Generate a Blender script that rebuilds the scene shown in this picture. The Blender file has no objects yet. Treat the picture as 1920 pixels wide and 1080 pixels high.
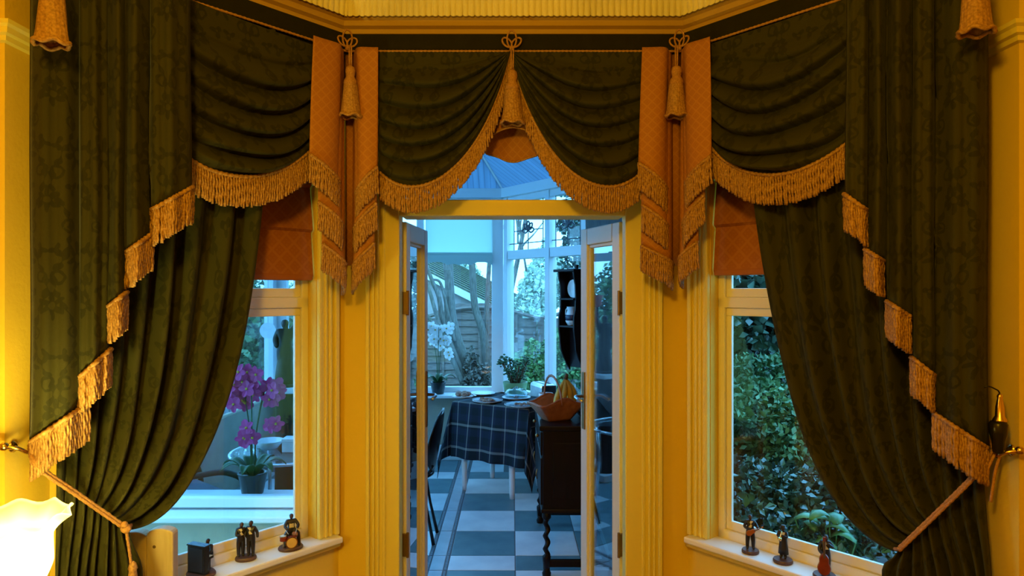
import bpy, bmesh, math, random
import numpy as np
from mathutils import Vector, Matrix
RND = random.Random(11)
sc = bpy.context.scene
COL = sc.collection
PI = math.pi

# ------------------------------------------------------------------ camera, sky, lamps, exposure
F_PX, CAM_Z, HORIZON = 1250.0, 1.65, 545.0
cam_data = bpy.data.cameras.new('camera')
cam_data.sensor_width = 36.0
cam_data.lens = F_PX / 1920 * 36
cam_data.shift_y = 5 / 1920
cam_data.clip_start = 0.02
cam = bpy.data.objects.new('camera', cam_data)
COL.objects.link(cam)
cam.location = (0, 0, CAM_Z)
cam.rotation_euler = (PI / 2, 0, 0)
sc.camera = cam

SKY_STRENGTH = 7.3
world = bpy.data.worlds.new('dusk_sky')
sc.world = world
world.use_nodes = True
world.cycles.sampling_method = 'NONE'
wn = world.node_tree
bg = wn.nodes['Background']
tc = wn.nodes.new('ShaderNodeTexCoord')
nz = wn.nodes.new('ShaderNodeTexNoise')
nz.inputs['Scale'].default_value = 2.2
nz.inputs['Detail'].default_value = 4
cr = wn.nodes.new('ShaderNodeValToRGB')
cr.color_ramp.elements[0].position = 0.3
cr.color_ramp.elements[0].color = (0.125, 0.46, 0.90, 1)
cr.color_ramp.elements[1].position = 0.7
cr.color_ramp.elements[1].color = (0.17, 0.55, 1.0, 1)
wn.links.new(tc.outputs['Generated'], nz.inputs['Vector'])
wn.links.new(nz.outputs['Fac'], cr.inputs['Fac'])
wn.links.new(cr.outputs['Color'], bg.inputs['Color'])
bg.inputs['Strength'].default_value = SKY_STRENGTH

WARM = (1.0, 0.55, 0.02)


def lamp(name, loc, power, radius, color=WARM):
    d = bpy.data.lights.new(name, 'POINT')
    d.energy = power
    d.color = color
    d.shadow_soft_size = radius
    o = bpy.data.objects.new(name, d)
    COL.objects.link(o)
    o.location = loc
    return o


lamp('pendant_light', (-0.28, -0.10, 2.40), 94, 0.12)
lamp('table_lamp_light', (-1.07, 1.42, 1.10), 21, 0.035, (1.0, 0.84, 0.17))

vs = sc.view_settings
vs.view_transform = 'Standard'
vs.look = 'None'
vs.exposure = 0.0
vs.gamma = 1.0
vs.use_curve_mapping = False
sc.cycles.use_denoising = True
sc.cycles.max_bounces = 10
sc.cycles.transparent_max_bounces = 24
sc.cycles.caustics_reflective = False
sc.cycles.caustics_refractive = False
sc.cycles.sample_clamp_indirect = 6.0

# ------------------------------------------------------------------ materials
MATS = {}


def new_mat(name):
    m = bpy.data.materials.new(name)
    m.use_nodes = True
    MATS[name] = m
    nt = m.node_tree
    return m, nt, nt.nodes['Principled BSDF']


def N(nt, kind, **kw):
    n = nt.nodes.new(kind)
    for k, v in kw.items():
        if hasattr(n, k) and k not in n.inputs:
            setattr(n, k, v)
        else:
            n.inputs[k].default_value = v
    return n


def math_n(nt, op, a, b=None, c=None):
    n = nt.nodes.new('ShaderNodeMath')
    n.operation = op
    for i, x in enumerate((a, b, c)):
        if x is None:
            continue
        if isinstance(x, (int, float)):
            n.inputs[i].default_value = x
        else:
            nt.links.new(x, n.inputs[i])
    return n.outputs[0]


def mixrgb(nt, fac, a, b):
    n = nt.nodes.new('ShaderNodeMix')
    n.data_type = 'RGBA'
    for i, x in ((0, fac), (6, a), (7, b)):
        if isinstance(x, (int, float)):
            n.inputs[i].default_value = x
        elif isinstance(x, tuple):
            n.inputs[i].default_value = x if len(x) == 4 else (*x, 1)
        else:
            nt.links.new(x, n.inputs[i])
    return n.outputs[2]


def pmat(name, col, rough=0.6, col2=None, scale=12.0, bump=0.0, bscale=150.0, metal=0.0, spec=0.4, sheen=0.0, stretch=None, detail=4.0):
    m, nt, b = new_mat(name)
    b.inputs['Roughness'].default_value = rough
    b.inputs['Metallic'].default_value = metal
    b.inputs['Specular IOR Level'].default_value = spec
    if sheen:
        b.inputs['Sheen Weight'].default_value = sheen
        b.inputs['Sheen Roughness'].default_value = 0.4
    c = nt.nodes.new('ShaderNodeTexCoord')
    vec = c.outputs['Object']
    if stretch:
        mp = nt.nodes.new('ShaderNodeMapping')
        mp.inputs['Scale'].default_value = stretch
        nt.links.new(vec, mp.inputs['Vector'])
        vec = mp.outputs['Vector']
    col2 = col2 or tuple(x * 0.86 for x in col)
    n = N(nt, 'ShaderNodeTexNoise', Scale=scale, Detail=detail)
    nt.links.new(vec, n.inputs['Vector'])
    r = N(nt, 'ShaderNodeValToRGB')
    r.color_ramp.elements[0].position = 0.35
    r.color_ramp.elements[0].color = (*col2, 1)
    r.color_ramp.elements[1].position = 0.65
    r.color_ramp.elements[1].color = (*col, 1)
    nt.links.new(n.outputs['Fac'], r.inputs['Fac'])
    nt.links.new(r.outputs['Color'], b.inputs['Base Color'])
    if bump:
        n2 = N(nt, 'ShaderNodeTexNoise', Scale=bscale, Detail=3.0)
        nt.links.new(vec, n2.inputs['Vector'])
        bp = N(nt, 'ShaderNodeBump', Strength=bump, Distance=0.004)
        nt.links.new(n2.outputs['Fac'], bp.inputs['Height'])
        nt.links.new(bp.outputs['Normal'], b.inputs['Normal'])
    return m


def glass_mat(name, tint=(1, 1, 1), refl=1.0, rough=0.0):
    m, nt, b = new_mat(name)
    nt.nodes.remove(b)
    out = nt.nodes['Material Output']
    tr = N(nt, 'ShaderNodeBsdfTransparent')
    tr.inputs['Color'].default_value = (*tint, 1)
    gl = N(nt, 'ShaderNodeBsdfGlossy', Roughness=rough)
    lw = N(nt, 'ShaderNodeLayerWeight', Blend=0.5)
    fac = math_n(nt, 'MINIMUM', math_n(nt, 'MULTIPLY', math_n(nt, 'ADD', math_n(nt, 'MULTIPLY', math_n(nt, 'POWER', lw.outputs['Facing'], 5.0), 0.95), 0.043), refl), 1.0)
    mx = nt.nodes.new('ShaderNodeMixShader')
    nt.links.new(fac, mx.inputs[0])
    nt.links.new(tr.outputs[0], mx.inputs[1])
    nt.links.new(gl.outputs[0], mx.inputs[2])
    nt.links.new(mx.outputs[0], out.inputs['Surface'])
    return m


def translucent_mat(name, col, trans=0.5, clear=0.0, stripes=None, rough=0.5):
    m, nt, b = new_mat(name)
    out = nt.nodes['Material Output']
    b.inputs['Base Color'].default_value = (*col, 1)
    b.inputs['Roughness'].default_value = rough
    tl = N(nt, 'ShaderNodeBsdfTranslucent')
    tl.inputs['Color'].default_value = (*col, 1)
    if stripes:
        uv = N(nt, 'ShaderNodeUVMap')
        sx = N(nt, 'ShaderNodeSeparateXYZ')
        nt.links.new(uv.outputs[0], sx.inputs[0])
        nz_ = N(nt, 'ShaderNodeTexNoise', Scale=14.0, Detail=2.0)
        cm = N(nt, 'ShaderNodeCombineXYZ')
        nt.links.new(sx.outputs[0], cm.inputs[0])
        nt.links.new(math_n(nt, 'MULTIPLY', sx.outputs[1], 0.02), cm.inputs[1])
        nt.links.new(cm.outputs[0], nz_.inputs['Vector'])
        line = math_n(nt, 'LESS_THAN', math_n(nt, 'FRACT', math_n(nt, 'DIVIDE', sx.outputs[0], stripes)), 0.18)
        f = math_n(nt, 'ADD', math_n(nt, 'MULTIPLY', line, 0.35), math_n(nt, 'MULTIPLY', nz_.outputs['Fac'], 0.7))
        c = mixrgb(nt, f, (*[min(1, x * 1.05) for x in col], 1), (*[x * 0.45 for x in col], 1))
        nt.links.new(c, b.inputs['Base Color'])
        nt.links.new(c, tl.inputs['Color'])
    mx = nt.nodes.new('ShaderNodeMixShader')
    mx.inputs[0].default_value = trans
    nt.links.new(b.outputs[0], mx.inputs[1])
    nt.links.new(tl.outputs[0], mx.inputs[2])
    last = mx
    if clear:
        tr = N(nt, 'ShaderNodeBsdfTransparent')
        tr.inputs['Color'].default_value = (*col, 1)
        m2 = nt.nodes.new('ShaderNodeMixShader')
        m2.inputs[0].default_value = clear
        nt.links.new(mx.outputs[0], m2.inputs[1])
        nt.links.new(tr.outputs[0], m2.inputs[2])
        last = m2
    nt.links.new(last.outputs[0], out.inputs['Surface'])
    return m


def damask_mat(name, col, dark, rough=0.75):
    """green damask: mirrored scrolling motif, woven flat and matt into the cloth"""
    m, nt, b = new_mat(name)
    uv = N(nt, 'ShaderNodeUVMap')
    sx = N(nt, 'ShaderNodeSeparateXYZ')
    nt.links.new(uv.outputs[0], sx.inputs[0])
    wob = N(nt, 'ShaderNodeTexNoise', Scale=26.0, Detail=2.0)
    nt.links.new(uv.outputs[0], wob.inputs['Vector'])
    ws = N(nt, 'ShaderNodeSeparateColor')
    nt.links.new(wob.outputs['Color'], ws.inputs[0])
    A = lambda a, b: math_n(nt, 'ADD', a, b)
    S = lambda a, b: math_n(nt, 'SUBTRACT', a, b)
    M = lambda a, b: math_n(nt, 'MULTIPLY', a, b)
    W, H = 0.085, 0.27
    uu = A(sx.outputs[0], M(S(ws.outputs[0], 0.5), 0.022))
    vv = A(A(sx.outputs[1], 20.0), M(S(ws.outputs[1], 0.5), 0.022))
    x = math_n(nt, 'PINGPONG', A(uu, 10.0), W)
    y = math_n(nt, 'MODULO', vv, H)

    def rose(cx, cy, rad, lobes, hole, ph=0.0):
        dx, dy = S(x, cx), S(y, cy)
        rr_ = math_n(nt, 'SQRT', A(M(dx, dx), M(dy, dy)))
        th = math_n(nt, 'ARCTAN2', dx, dy)
        edge = M(A(0.68, M(math_n(nt, 'COSINE', A(M(th, lobes), ph)), 0.32)), rad)
        return M(math_n(nt, 'LESS_THAN', rr_, edge), math_n(nt, 'GREATER_THAN', rr_, hole))

    def ring(cx, cy, rad, wd):
        dx, dy = S(x, cx), S(y, cy)
        rr_ = math_n(nt, 'SQRT', A(M(dx, dx), M(dy, dy)))
        return math_n(nt, 'LESS_THAN', math_n(nt, 'ABSOLUTE', S(rr_, rad)), wd)
    vine = S(x, A(0.050, M(math_n(nt, 'SINE', M(y, 2 * PI / H)), 0.026)))
    vw = A(0.0055, M(math_n(nt, 'SINE', M(y, 2 * PI / 0.034)), 0.0045))
    s = math_n(nt, 'LESS_THAN', math_n(nt, 'ABSOLUTE', vine), vw)
    for q in (rose(0.0, 0.135, 0.046, 7.0, 0.011), rose(W, 0.012, 0.036, 6.0, 0.009), rose(W, H + 0.012, 0.036, 6.0, 0.009), ring(0.064, 0.085, 0.015, 0.0035), ring(0.030, 0.215, 0.016, 0.0035), rose(0.030, 0.215, 0.008, 3.0, 0.0),
              rose(0.066, 0.155, 0.020, 3.0, 0.0, 1.2), rose(0.020, 0.045, 0.022, 3.0, 0.004, 2.5)):
        s = math_n(nt, 'MAXIMUM', s, q)
    s = M(s, A(0.55, M(ws.outputs[2], 0.6)))
    r = N(nt, 'ShaderNodeValToRGB')
    r.color_ramp.elements[0].position = 0.05
    r.color_ramp.elements[0].color = (*col, 1)
    r.color_ramp.elements[1].position = 0.95
    r.color_ramp.elements[1].color = (*dark, 1)
    nt.links.new(s, r.inputs['Fac'])
    nt.links.new(r.outputs['Color'], b.inputs['Base Color'])
    b.inputs['Roughness'].default_value = rough
    b.inputs['Specular IOR Level'].default_value = 0.15
    b.inputs['Sheen Weight'].default_value = 0.05
    b.inputs['Sheen Roughness'].default_value = 0.4
    fine = N(nt, 'ShaderNodeTexNoise', Scale=420.0, Detail=2.0)
    nt.links.new(uv.outputs[0], fine.inputs['Vector'])
    bp = N(nt, 'ShaderNodeBump', Strength=0.25, Distance=0.002)
    nt.links.new(fine.outputs['Fac'], bp.inputs['Height'])
    nt.links.new(bp.outputs['Normal'], b.inputs['Normal'])
    return m


def trellis_mat(name, col, light, cell=0.034):
    m, nt, b = new_mat(name)
    uv = N(nt, 'ShaderNodeUVMap')
    sx = N(nt, 'ShaderNodeSeparateXYZ')
    nt.links.new(uv.outputs[0], sx.inputs[0])
    p = math_n(nt, 'ADD', sx.outputs[0], sx.outputs[1])
    q = math_n(nt, 'SUBTRACT', sx.outputs[0], sx.outputs[1])

    def lines(x, c, wd):
        f = math_n(nt, 'FRACT', math_n(nt, 'ADD', math_n(nt, 'DIVIDE', x, c), 50.0))
        return math_n(nt, 'LESS_THAN', math_n(nt, 'ABSOLUTE', math_n(nt, 'SUBTRACT', f, 0.5)), wd)
    a = math_n(nt, 'MAXIMUM', lines(p, cell, 0.11), lines(q, cell, 0.11))
    c2 = math_n(nt, 'MULTIPLY', lines(p, cell / 3, 0.2), lines(q, cell / 3, 0.2))
    f = math_n(nt, 'MINIMUM', math_n(nt, 'ADD', a, math_n(nt, 'MULTIPLY', c2, 0.6)), 1.0)
    c = mixrgb(nt, math_n(nt, 'MULTIPLY', f, 0.75), (*col, 1), (*light, 1))
    nt.links.new(c, b.inputs['Base Color'])
    b.inputs['Roughness'].default_value = 0.62
    b.inputs['Specular IOR Level'].default_value = 0.25
    bp = N(nt, 'ShaderNodeBump', Strength=0.35, Distance=0.002)
    nt.links.new(f, bp.inputs['Height'])
    nt.links.new(bp.outputs['Normal'], b.inputs['Normal'])
    return m


def tartan_mat(name):
    m, nt, b = new_mat(name)
    uv = N(nt, 'ShaderNodeUVMap')
    sx = N(nt, 'ShaderNodeSeparateXYZ')
    nt.links.new(uv.outputs[0], sx.inputs[0])

    def band(x, off, wd):
        f = math_n(nt, 'FRACT', math_n(nt, 'ADD', math_n(nt, 'DIVIDE', x, 0.115), 50 + off))
        return math_n(nt, 'LESS_THAN', math_n(nt, 'ABSOLUTE', math_n(nt, 'SUBTRACT', f, 0.5)), wd)
    x, y = sx.outputs[0], sx.outputs[1]
    g = math_n(nt, 'ADD', math_n(nt, 'MULTIPLY', band(x, 0.5, 0.26), 0.5), math_n(nt, 'MULTIPLY', band(y, 0.5, 0.26), 0.5))
    l = math_n(nt, 'ADD', math_n(nt, 'MULTIPLY', band(x, 0.0, 0.04), 0.5), math_n(nt, 'MULTIPLY', band(math_n(nt, 'MULTIPLY', y, 0.62), 0.0, 0.05), 0.5))
    c = mixrgb(nt, g, (0.010, 0.015, 0.034, 1), (0.005, 0.010, 0.014, 1))
    c = mixrgb(nt, math_n(nt, 'MULTIPLY', l, 1.0), c, (0.22, 0.22, 0.20, 1))
    nt.links.new(c, b.inputs['Base Color'])
    b.inputs['Roughness'].default_value = 0.8
    b.inputs['Specular IOR Level'].default_value = 0.2
    return m


wall_paint = pmat('yellow_wall_paint', (0.75, 0.53, 0.07), 0.75, (0.72, 0.505, 0.065), 3.0, 0.25, 90.0, spec=0.25)
cornice_paint = pmat('tan_cornice_paint', (0.52, 0.33, 0.09), 0.7, (0.48, 0.30, 0.08), 5.0, 0.2, 60.0)
cream_paint = pmat('cream_gloss_paint', (0.76, 0.62, 0.13), 0.5, (0.76, 0.62, 0.13), 5.0, spec=0.3)
ceil_paint = pmat('ceiling_paint', (0.82, 0.74, 0.5), 0.8, None, 5.0, 0.3, 60.0)
white_gloss = pmat('white_gloss_paint', (0.80, 0.76, 0.68), 0.4, (0.80, 0.76, 0.68), 6.0)
upvc = pmat('white_frame_plastic', (0.82, 0.84, 0.86), 0.35, (0.79, 0.81, 0.83), 5.0)
cream_render = pmat('cream_render', (0.50, 0.45, 0.36), 0.9, (0.44, 0.40, 0.32), 9.0, 0.5, 120.0)
carpet = pmat('brown_carpet', (0.22, 0.12, 0.06), 0.95, (0.16, 0.09, 0.05), 30.0, 0.6, 500.0, spec=0.1)
green_cloth = damask_mat('green_damask', (0.034, 0.032, 0.008), (0.019, 0.018, 0.0045))
plain_green = pmat('green_band_cloth', (0.017, 0.015, 0.005), 0.85, (0.015, 0.013, 0.004), 30.0, 0.3, 500.0, spec=0.12)
gold_cloth = trellis_mat('rust_gold_trellis', (0.36, 0.138, 0.028), (0.43, 0.18, 0.04))
rust_cloth = trellis_mat('rust_blind_cloth', (0.34, 0.115, 0.035), (0.40, 0.15, 0.05), 0.06)
fringe_mat = pmat('gold_bullion_fringe', (0.46, 0.25, 0.095), 0.5, (0.26, 0.125, 0.045), 160.0, spec=0.35)
cord_mat = pmat('gold_cord', (0.50, 0.25, 0.09), 0.5, (0.32, 0.15, 0.05), 220.0, 0.5, 500.0, spec=0.35)
brass = pmat('polished_brass', (0.85, 0.60, 0.26), 0.22, None, 20.0, metal=1.0)
dull_brass = pmat('dull_brass', (0.32, 0.20, 0.08), 0.45, None, 20.0, metal=0.8)
chrome = pmat('chrome', (0.82, 0.83, 0.85), 0.3, None, 20.0, metal=1.0)
black_gloss = pmat('black_lacquer', (0.008, 0.007, 0.008), 0.25, (0.012, 0.010, 0.010), 20.0)
dark_wood = pmat('dark_oak', (0.011, 0.0045, 0.005), 0.42, (0.006, 0.003, 0.003), 6.0, 0.1, 60.0, spec=0.2, stretch=(6, 6, 1))
pale_wood = pmat('pale_painted_wood', (0.55, 0.43, 0.28), 0.6, (0.45, 0.34, 0.21), 5.0, stretch=(8, 8, 1))
glass = glass_mat('window_glass', (0.96, 0.98, 0.98), 1.0)
fan_glass = glass_mat('fanlight_glass', (0.94, 0.97, 0.98), 0.0)
dark_wall = pmat('darkened_backing_wall', (0.10, 0.085, 0.08), 0.9, (0.06, 0.05, 0.05), 9.0, 0.4, 60.0)  # colour darkened so reflections show in the open door pane
door_glass = glass_mat('door_glass', (0.86, 0.90, 0.92), 3.0)
dimming_glass = glass_mat('dimming_window_glass', (0.84, 0.89, 0.93), 0.35)  # tint added to dim the garden room wing seen through it
clear_ware = glass_mat('glassware', (0.85, 0.92, 0.95), 1.4)
lead = pmat('lead_came', (0.10, 0.11, 0.13), 0.5, None, 20.0, metal=0.3)
tile_white = pmat('white_floor_tile', (0.80, 0.86, 0.90), 0.30, (0.66, 0.72, 0.78), 5.0, 0.05, 30.0)
tile_green = pmat('grey_green_floor_tile', (0.15, 0.27, 0.31), 0.32, (0.11, 0.21, 0.25), 7.0, 0.05, 30.0)
tile_border = pmat('border_floor_tile', (0.55, 0.60, 0.66), 0.32, (0.46, 0.51, 0.57), 8.0)
tile_line = pmat('dark_border_strip', (0.20, 0.22, 0.26), 0.45, (0.12, 0.14, 0.17), 40.0)
grout = pmat('floor_grout', (0.22, 0.23, 0.24), 0.9, None, 30.0)
poly_roof = translucent_mat('polycarbonate_roof', (0.36, 0.46, 0.56), 0.62, 0.0, 0.055, 0.4)
roller_cloth = translucent_mat('roller_blind_cloth', (0.80, 0.90, 0.86), 0.72)
valance_cloth = translucent_mat('roller_valance_cloth', (0.52, 0.68, 0.66), 0.25)
lamp_glass = translucent_mat('opal_glass', (0.99, 0.97, 0.90), 0.86, 0.35, None, 0.15)
tartan = tartan_mat('tartan')
skin_dark = pmat('painted_brown_skin', (0.06, 0.028, 0.016), 0.5, None, 80.0)
suit = pmat('painted_black_suit', (0.012, 0.010, 0.010), 0.45, (0.018, 0.014, 0.013), 60.0)
shirt = pmat('painted_cream_shirt', (0.62, 0.55, 0.40), 0.5, None, 60.0)
figure_base = pmat('brown_resin_base', (0.10, 0.045, 0.028), 0.45, (0.06, 0.028, 0.02), 50.0)
red_wood = pmat('red_varnish', (0.22, 0.035, 0.018), 0.3, (0.15, 0.025, 0.014), 40.0)
guitar_wood = pmat('orange_varnish', (0.34, 0.10, 0.025), 0.3, None, 40.0)
drum_skin = pmat('yellow_drum_skin', (0.62, 0.40, 0.11), 0.5, None, 40.0)
ware = pmat('white_china', (0.78, 0.79, 0.80), 0.25, None, 20.0)
navy_ware = pmat('dark_blue_china', (0.02, 0.03, 0.07), 0.25, None, 20.0)
food = pmat('browned_food', (0.42, 0.24, 0.16), 0.8, (0.22, 0.12, 0.09), 60.0, 0.8, 150.0)
banana_mat = pmat('banana_skin', (0.60, 0.40, 0.05), 0.5, (0.45, 0.27, 0.03), 30.0)
stalk = pmat('brown_stalk', (0.10, 0.06, 0.03), 0.8, None, 30.0)
trug_mat = pmat('carved_russet_wood', (0.40, 0.14, 0.06), 0.5, (0.30, 0.10, 0.045), 30.0, 0.8, 60.0)
pot_green = pmat('pale_green_glaze', (0.22, 0.36, 0.16), 0.4, None, 10.0)
pot_dark = pmat('dark_glaze', (0.015, 0.017, 0.02), 0.2, None, 10.0)
soil = pmat('potting_soil', (0.03, 0.02, 0.015), 0.95, None, 60.0)
petal_white = translucent_mat('white_petal', (0.92, 0.92, 0.92), 0.6)
petal_pink = translucent_mat('magenta_petal', (0.78, 0.06, 0.33), 0.30)
petal_core = pmat('yellow_petal_core', (0.6, 0.35, 0.05), 0.6)
leaf_green = pmat('houseplant_leaf', (0.03, 0.10, 0.03), 0.4, (0.02, 0.07, 0.02), 30.0)
leaf_mid = pmat('garden_leaf', (0.13, 0.25, 0.10), 0.45, (0.05, 0.12, 0.05), 3.0)
leaf_bright = pmat('bright_garden_leaf', (0.16, 0.30, 0.09), 0.5, (0.09, 0.20, 0.06), 3.0)
leaf_ivy = pmat('ivy_leaf', (0.08, 0.13, 0.09), 0.22, (0.03, 0.06, 0.04), 5.0, spec=0.7)
leaf_hazed = pmat('hazed_tree_leaf', (0.55, 0.62, 0.50), 0.7, (0.42, 0.52, 0.42), 5.0)  # haze is put into the leaf colour by making it pale
leaf_broad = pmat('broad_leaf', (0.18, 0.36, 0.20), 0.35, (0.05, 0.14, 0.07), 5.0)
dead_leaf = pmat('leaf_litter', (0.06, 0.055, 0.05), 0.9, (0.025, 0.025, 0.022), 20.0, 0.8, 80.0)
bark = pmat('grey_bark', (0.20, 0.18, 0.15), 0.85, (0.10, 0.095, 0.08), 14.0, 0.6, 50.0, stretch=(5, 5, 1))
fence_wood = pmat('weathered_fence', (0.24, 0.18, 0.15), 0.85, (0.15, 0.115, 0.10), 9.0, 0.4, 60.0, stretch=(1, 6, 6))
mossy = pmat('mossy_roof', (0.17, 0.18, 0.11), 0.95, (0.10, 0.105, 0.08), 14.0, 0.6, 30.0)
house_wall = pmat('neighbour_wall', (0.45, 0.38, 0.36), 0.9, None, 4.0)
fascia = pmat('white_fascia', (0.82, 0.82, 0.82), 0.5, None, 4.0)
grass_mat = pmat('damp_lawn', (0.05, 0.09, 0.03), 0.95, (0.035, 0.05, 0.025), 6.0, 0.8, 40.0)
bronze = pmat('dark_bronze', (0.010, 0.010, 0.011), 0.45, None, 20.0, spec=0.3)
torch_pink = translucent_mat('pink_torch_glass', (0.80, 0.22, 0.20), 0.4)
rattan = pmat('dark_rattan', (0.05, 0.04, 0.04), 0.6, None, 60.0, 0.5, 300.0)
cushion = pmat('grey_cushion', (0.10, 0.13, 0.17), 0.9, None, 20.0)
stone_white = pmat('white_plaster', (0.7, 0.7, 0.72), 0.7, None, 10.0)

# ------------------------------------------------------------------ mesh helpers
class MB:
    def __init__(self):
        self.v, self.f, self.uv, self.mi = [], [], [], []

    def add(self, vs_, fs, uvs=None, mi=0):
        b = len(self.v)
        self.v += [tuple(p) for p in vs_]
        self.uv += list(uvs) if uvs else [(0.0, 0.0)] * len(vs_)
        self.f += [tuple(i + b for i in f) for f in fs]
        self.mi += [mi] * len(fs)
        return self

    def hexa(self, p):
        """eight corners: bottom four counter-clockwise, top four"""
        return self.add(p, [(3, 2, 1, 0), (4, 5, 6, 7), (0, 1, 5, 4), (1, 2, 6, 5), (2, 3, 7, 6), (3, 0, 4, 7)])

    def box(self, a, b):
        (x0, y0, z0), (x1, y1, z1) = a, b
        return self.hexa([(x0, y0, z0), (x1, y0, z0), (x1, y1, z0), (x0, y1, z0), (x0, y0, z1), (x1, y0, z1), (x1, y1, z1), (x0, y1, z1)])

    def fbox(self, F, s0, s1, n0, n1, z0, z1):
        q = [(s0, n0), (s1, n0), (s1, n1), (s0, n1)]
        return self.hexa([F.P(s, n, z0) for s, n in q] + [F.P(s, n, z1) for s, n in q])

    def prism(self, poly, z0, z1):
        n = len(poly)
        return self.add([(x, y, z0) for x, y in poly] + [(x, y, z1) for x, y in poly],
                        [tuple(range(n - 1, -1, -1)), tuple(range(n, 2 * n))] + [(i, (i + 1) % n, n + (i + 1) % n, n + i) for i in range(n)])

    def slab(self, pts, off):
        """polygon in space thickened by the vector off"""
        n = len(pts)
        o = Vector(off)
        return self.add([Vector(p) for p in pts] + [Vector(p) + o for p in pts],
                        [tuple(range(n - 1, -1, -1)), tuple(range(n, 2 * n))] + [(i, (i + 1) % n, n + (i + 1) % n, n + i) for i in range(n)])

    def grid(self, P, UV=None, closed_u=False):
        r, c = len(P), len(P[0])
        vs_ = [p for row in P for p in row]
        uvs = [q for row in UV for q in row] if UV else None
        fs = []
        for i in range(r - 1):
            for j in range(c if closed_u else c - 1):
                k = (j + 1) % c
                fs.append((i * c + j, i * c + k, (i + 1) * c + k, (i + 1) * c + j))
        return self.add(vs_, fs, uvs)

    def tube(self, pts, r, seg=8, caps=True, flat=1.0, twist=0.0):
        pts = [Vector(p) for p in pts]
        n = len(pts)
        rr = r if isinstance(r, (list, tuple)) else [r] * n
        t = (pts[1] - pts[0]).normalized()
        ref = Vector((0, 0, 1)) if abs(t.z) < 0.9 else Vector((1, 0, 0))
        x = t.cross(ref).normalized()
        rings = []
        for i in range(n):
            a = pts[min(i + 1, n - 1)] - pts[max(i - 1, 0)]
            t = a.normalized() if a.length > 1e-9 else t
            x = (x - t * x.dot(t))
            x = x.normalized() if x.length > 1e-6 else t.orthogonal().normalized()
            y = t.cross(x)
            ring = []
            for k in range(seg):
                an = 2 * PI * k / seg
                ca, sa = math.cos(an), math.sin(an) * flat
                if twist:
                    w = twist * i
                    ca, sa = ca * math.cos(w) - sa * math.sin(w), ca * math.sin(w) + sa * math.cos(w)
                ring.append(pts[i] + (x * ca + y * sa) * rr[i])
            rings.append(ring)
        self.grid(rings, None, True)
        if caps:
            b = len(self.v) - n * seg
            self.f += [tuple(b + k for k in range(seg - 1, -1, -1)), tuple(b + (n - 1) * seg + k for k in range(seg))]
            self.mi += [0, 0]
        return self

    def lathe(self, c, prof, seg=20, sx=1.0, sy=1.0):
        c = Vector(c)
        rings = [[(c.x + r * sx * math.cos(2 * PI * k / seg), c.y + r * sy * math.sin(2 * PI * k / seg), c.z + z) for k in range(seg)] for r, z in prof]
        self.grid(rings, None, True)
        b = len(self.v) - len(prof) * seg
        if prof[0][0] > 1e-4:
            self.f.append(tuple(b + k for k in range(seg - 1, -1, -1)))
            self.mi.append(0)
        if prof[-1][0] > 1e-4:
            self.f.append(tuple(b + (len(prof) - 1) * seg + k for k in range(seg)))
            self.mi.append(0)
        return self

    def ball(self, c, r, seg=12, rings=8, s=(1, 1, 1)):
        c = Vector(c)
        P = []
        for i in range(rings + 1):
            a = -PI / 2 + PI * i / rings
            P.append([(c.x + r * s[0] * math.cos(a) * math.cos(2 * PI * k / seg), c.y + r * s[1] * math.cos(a) * math.sin(2 * PI * k / seg), c.z + r * s[2] * math.sin(a)) for k in range(seg)])
        return self.grid(P, None, True)

    def sweep(self, path, prof, cap=True):
        rings = []
        for i in range(len(path)):
            rings.append([(*offset_pt(path, i, n), z) for n, z in prof])
        b = len(self.v)
        m = len(prof)
        self.grid(rings, None, True)
        if cap:
            self.f += [tuple(b + k for k in range(m)), tuple(b + (len(path) - 1) * m + k for k in range(m - 1, -1, -1))]
            self.mi += [0, 0]
        return self


def offset_pt(path, i, n):
    """point of a plan polyline moved n to its right-hand side, mitred"""
    p = Vector(path[i])
    ns = []
    for a, b in ((i - 1, i), (i, i + 1)):
        if a < 0 or b >= len(path):
            continue
        d = (Vector(path[b]) - Vector(path[a])).normalized()
        ns.append(Vector((d.y, -d.x)))
    if len(ns) == 1:
        return tuple(p + ns[0] * n)
    bis = (ns[0] + ns[1]).normalized()
    return tuple(p + bis * (n / bis.dot(ns[0])))


WM = {}


def wmat(o):
    return WM.get(o.name, Matrix()) if o is not None else Matrix()


def tag(o, label=None, cat=None, group=None, kind=None):
    for k, v in (('label', label), ('category', cat), ('group', group), ('kind', kind)):
        if v:
            o[k] = v
    return o


def thing(name, label, cat, loc=(0, 0, 0), rotz=0.0, group=None, kind=None, parent=None):
    o = bpy.data.objects.new(name, None)
    COL.objects.link(o)
    o.empty_display_size = 0.05
    o.location = loc
    o.rotation_euler = (0, 0, rotz)
    WM[o.name] = Matrix.Translation(loc) @ Matrix.Rotation(rotz, 4, 'Z')
    return tag(o, label, cat, group, kind)


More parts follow.
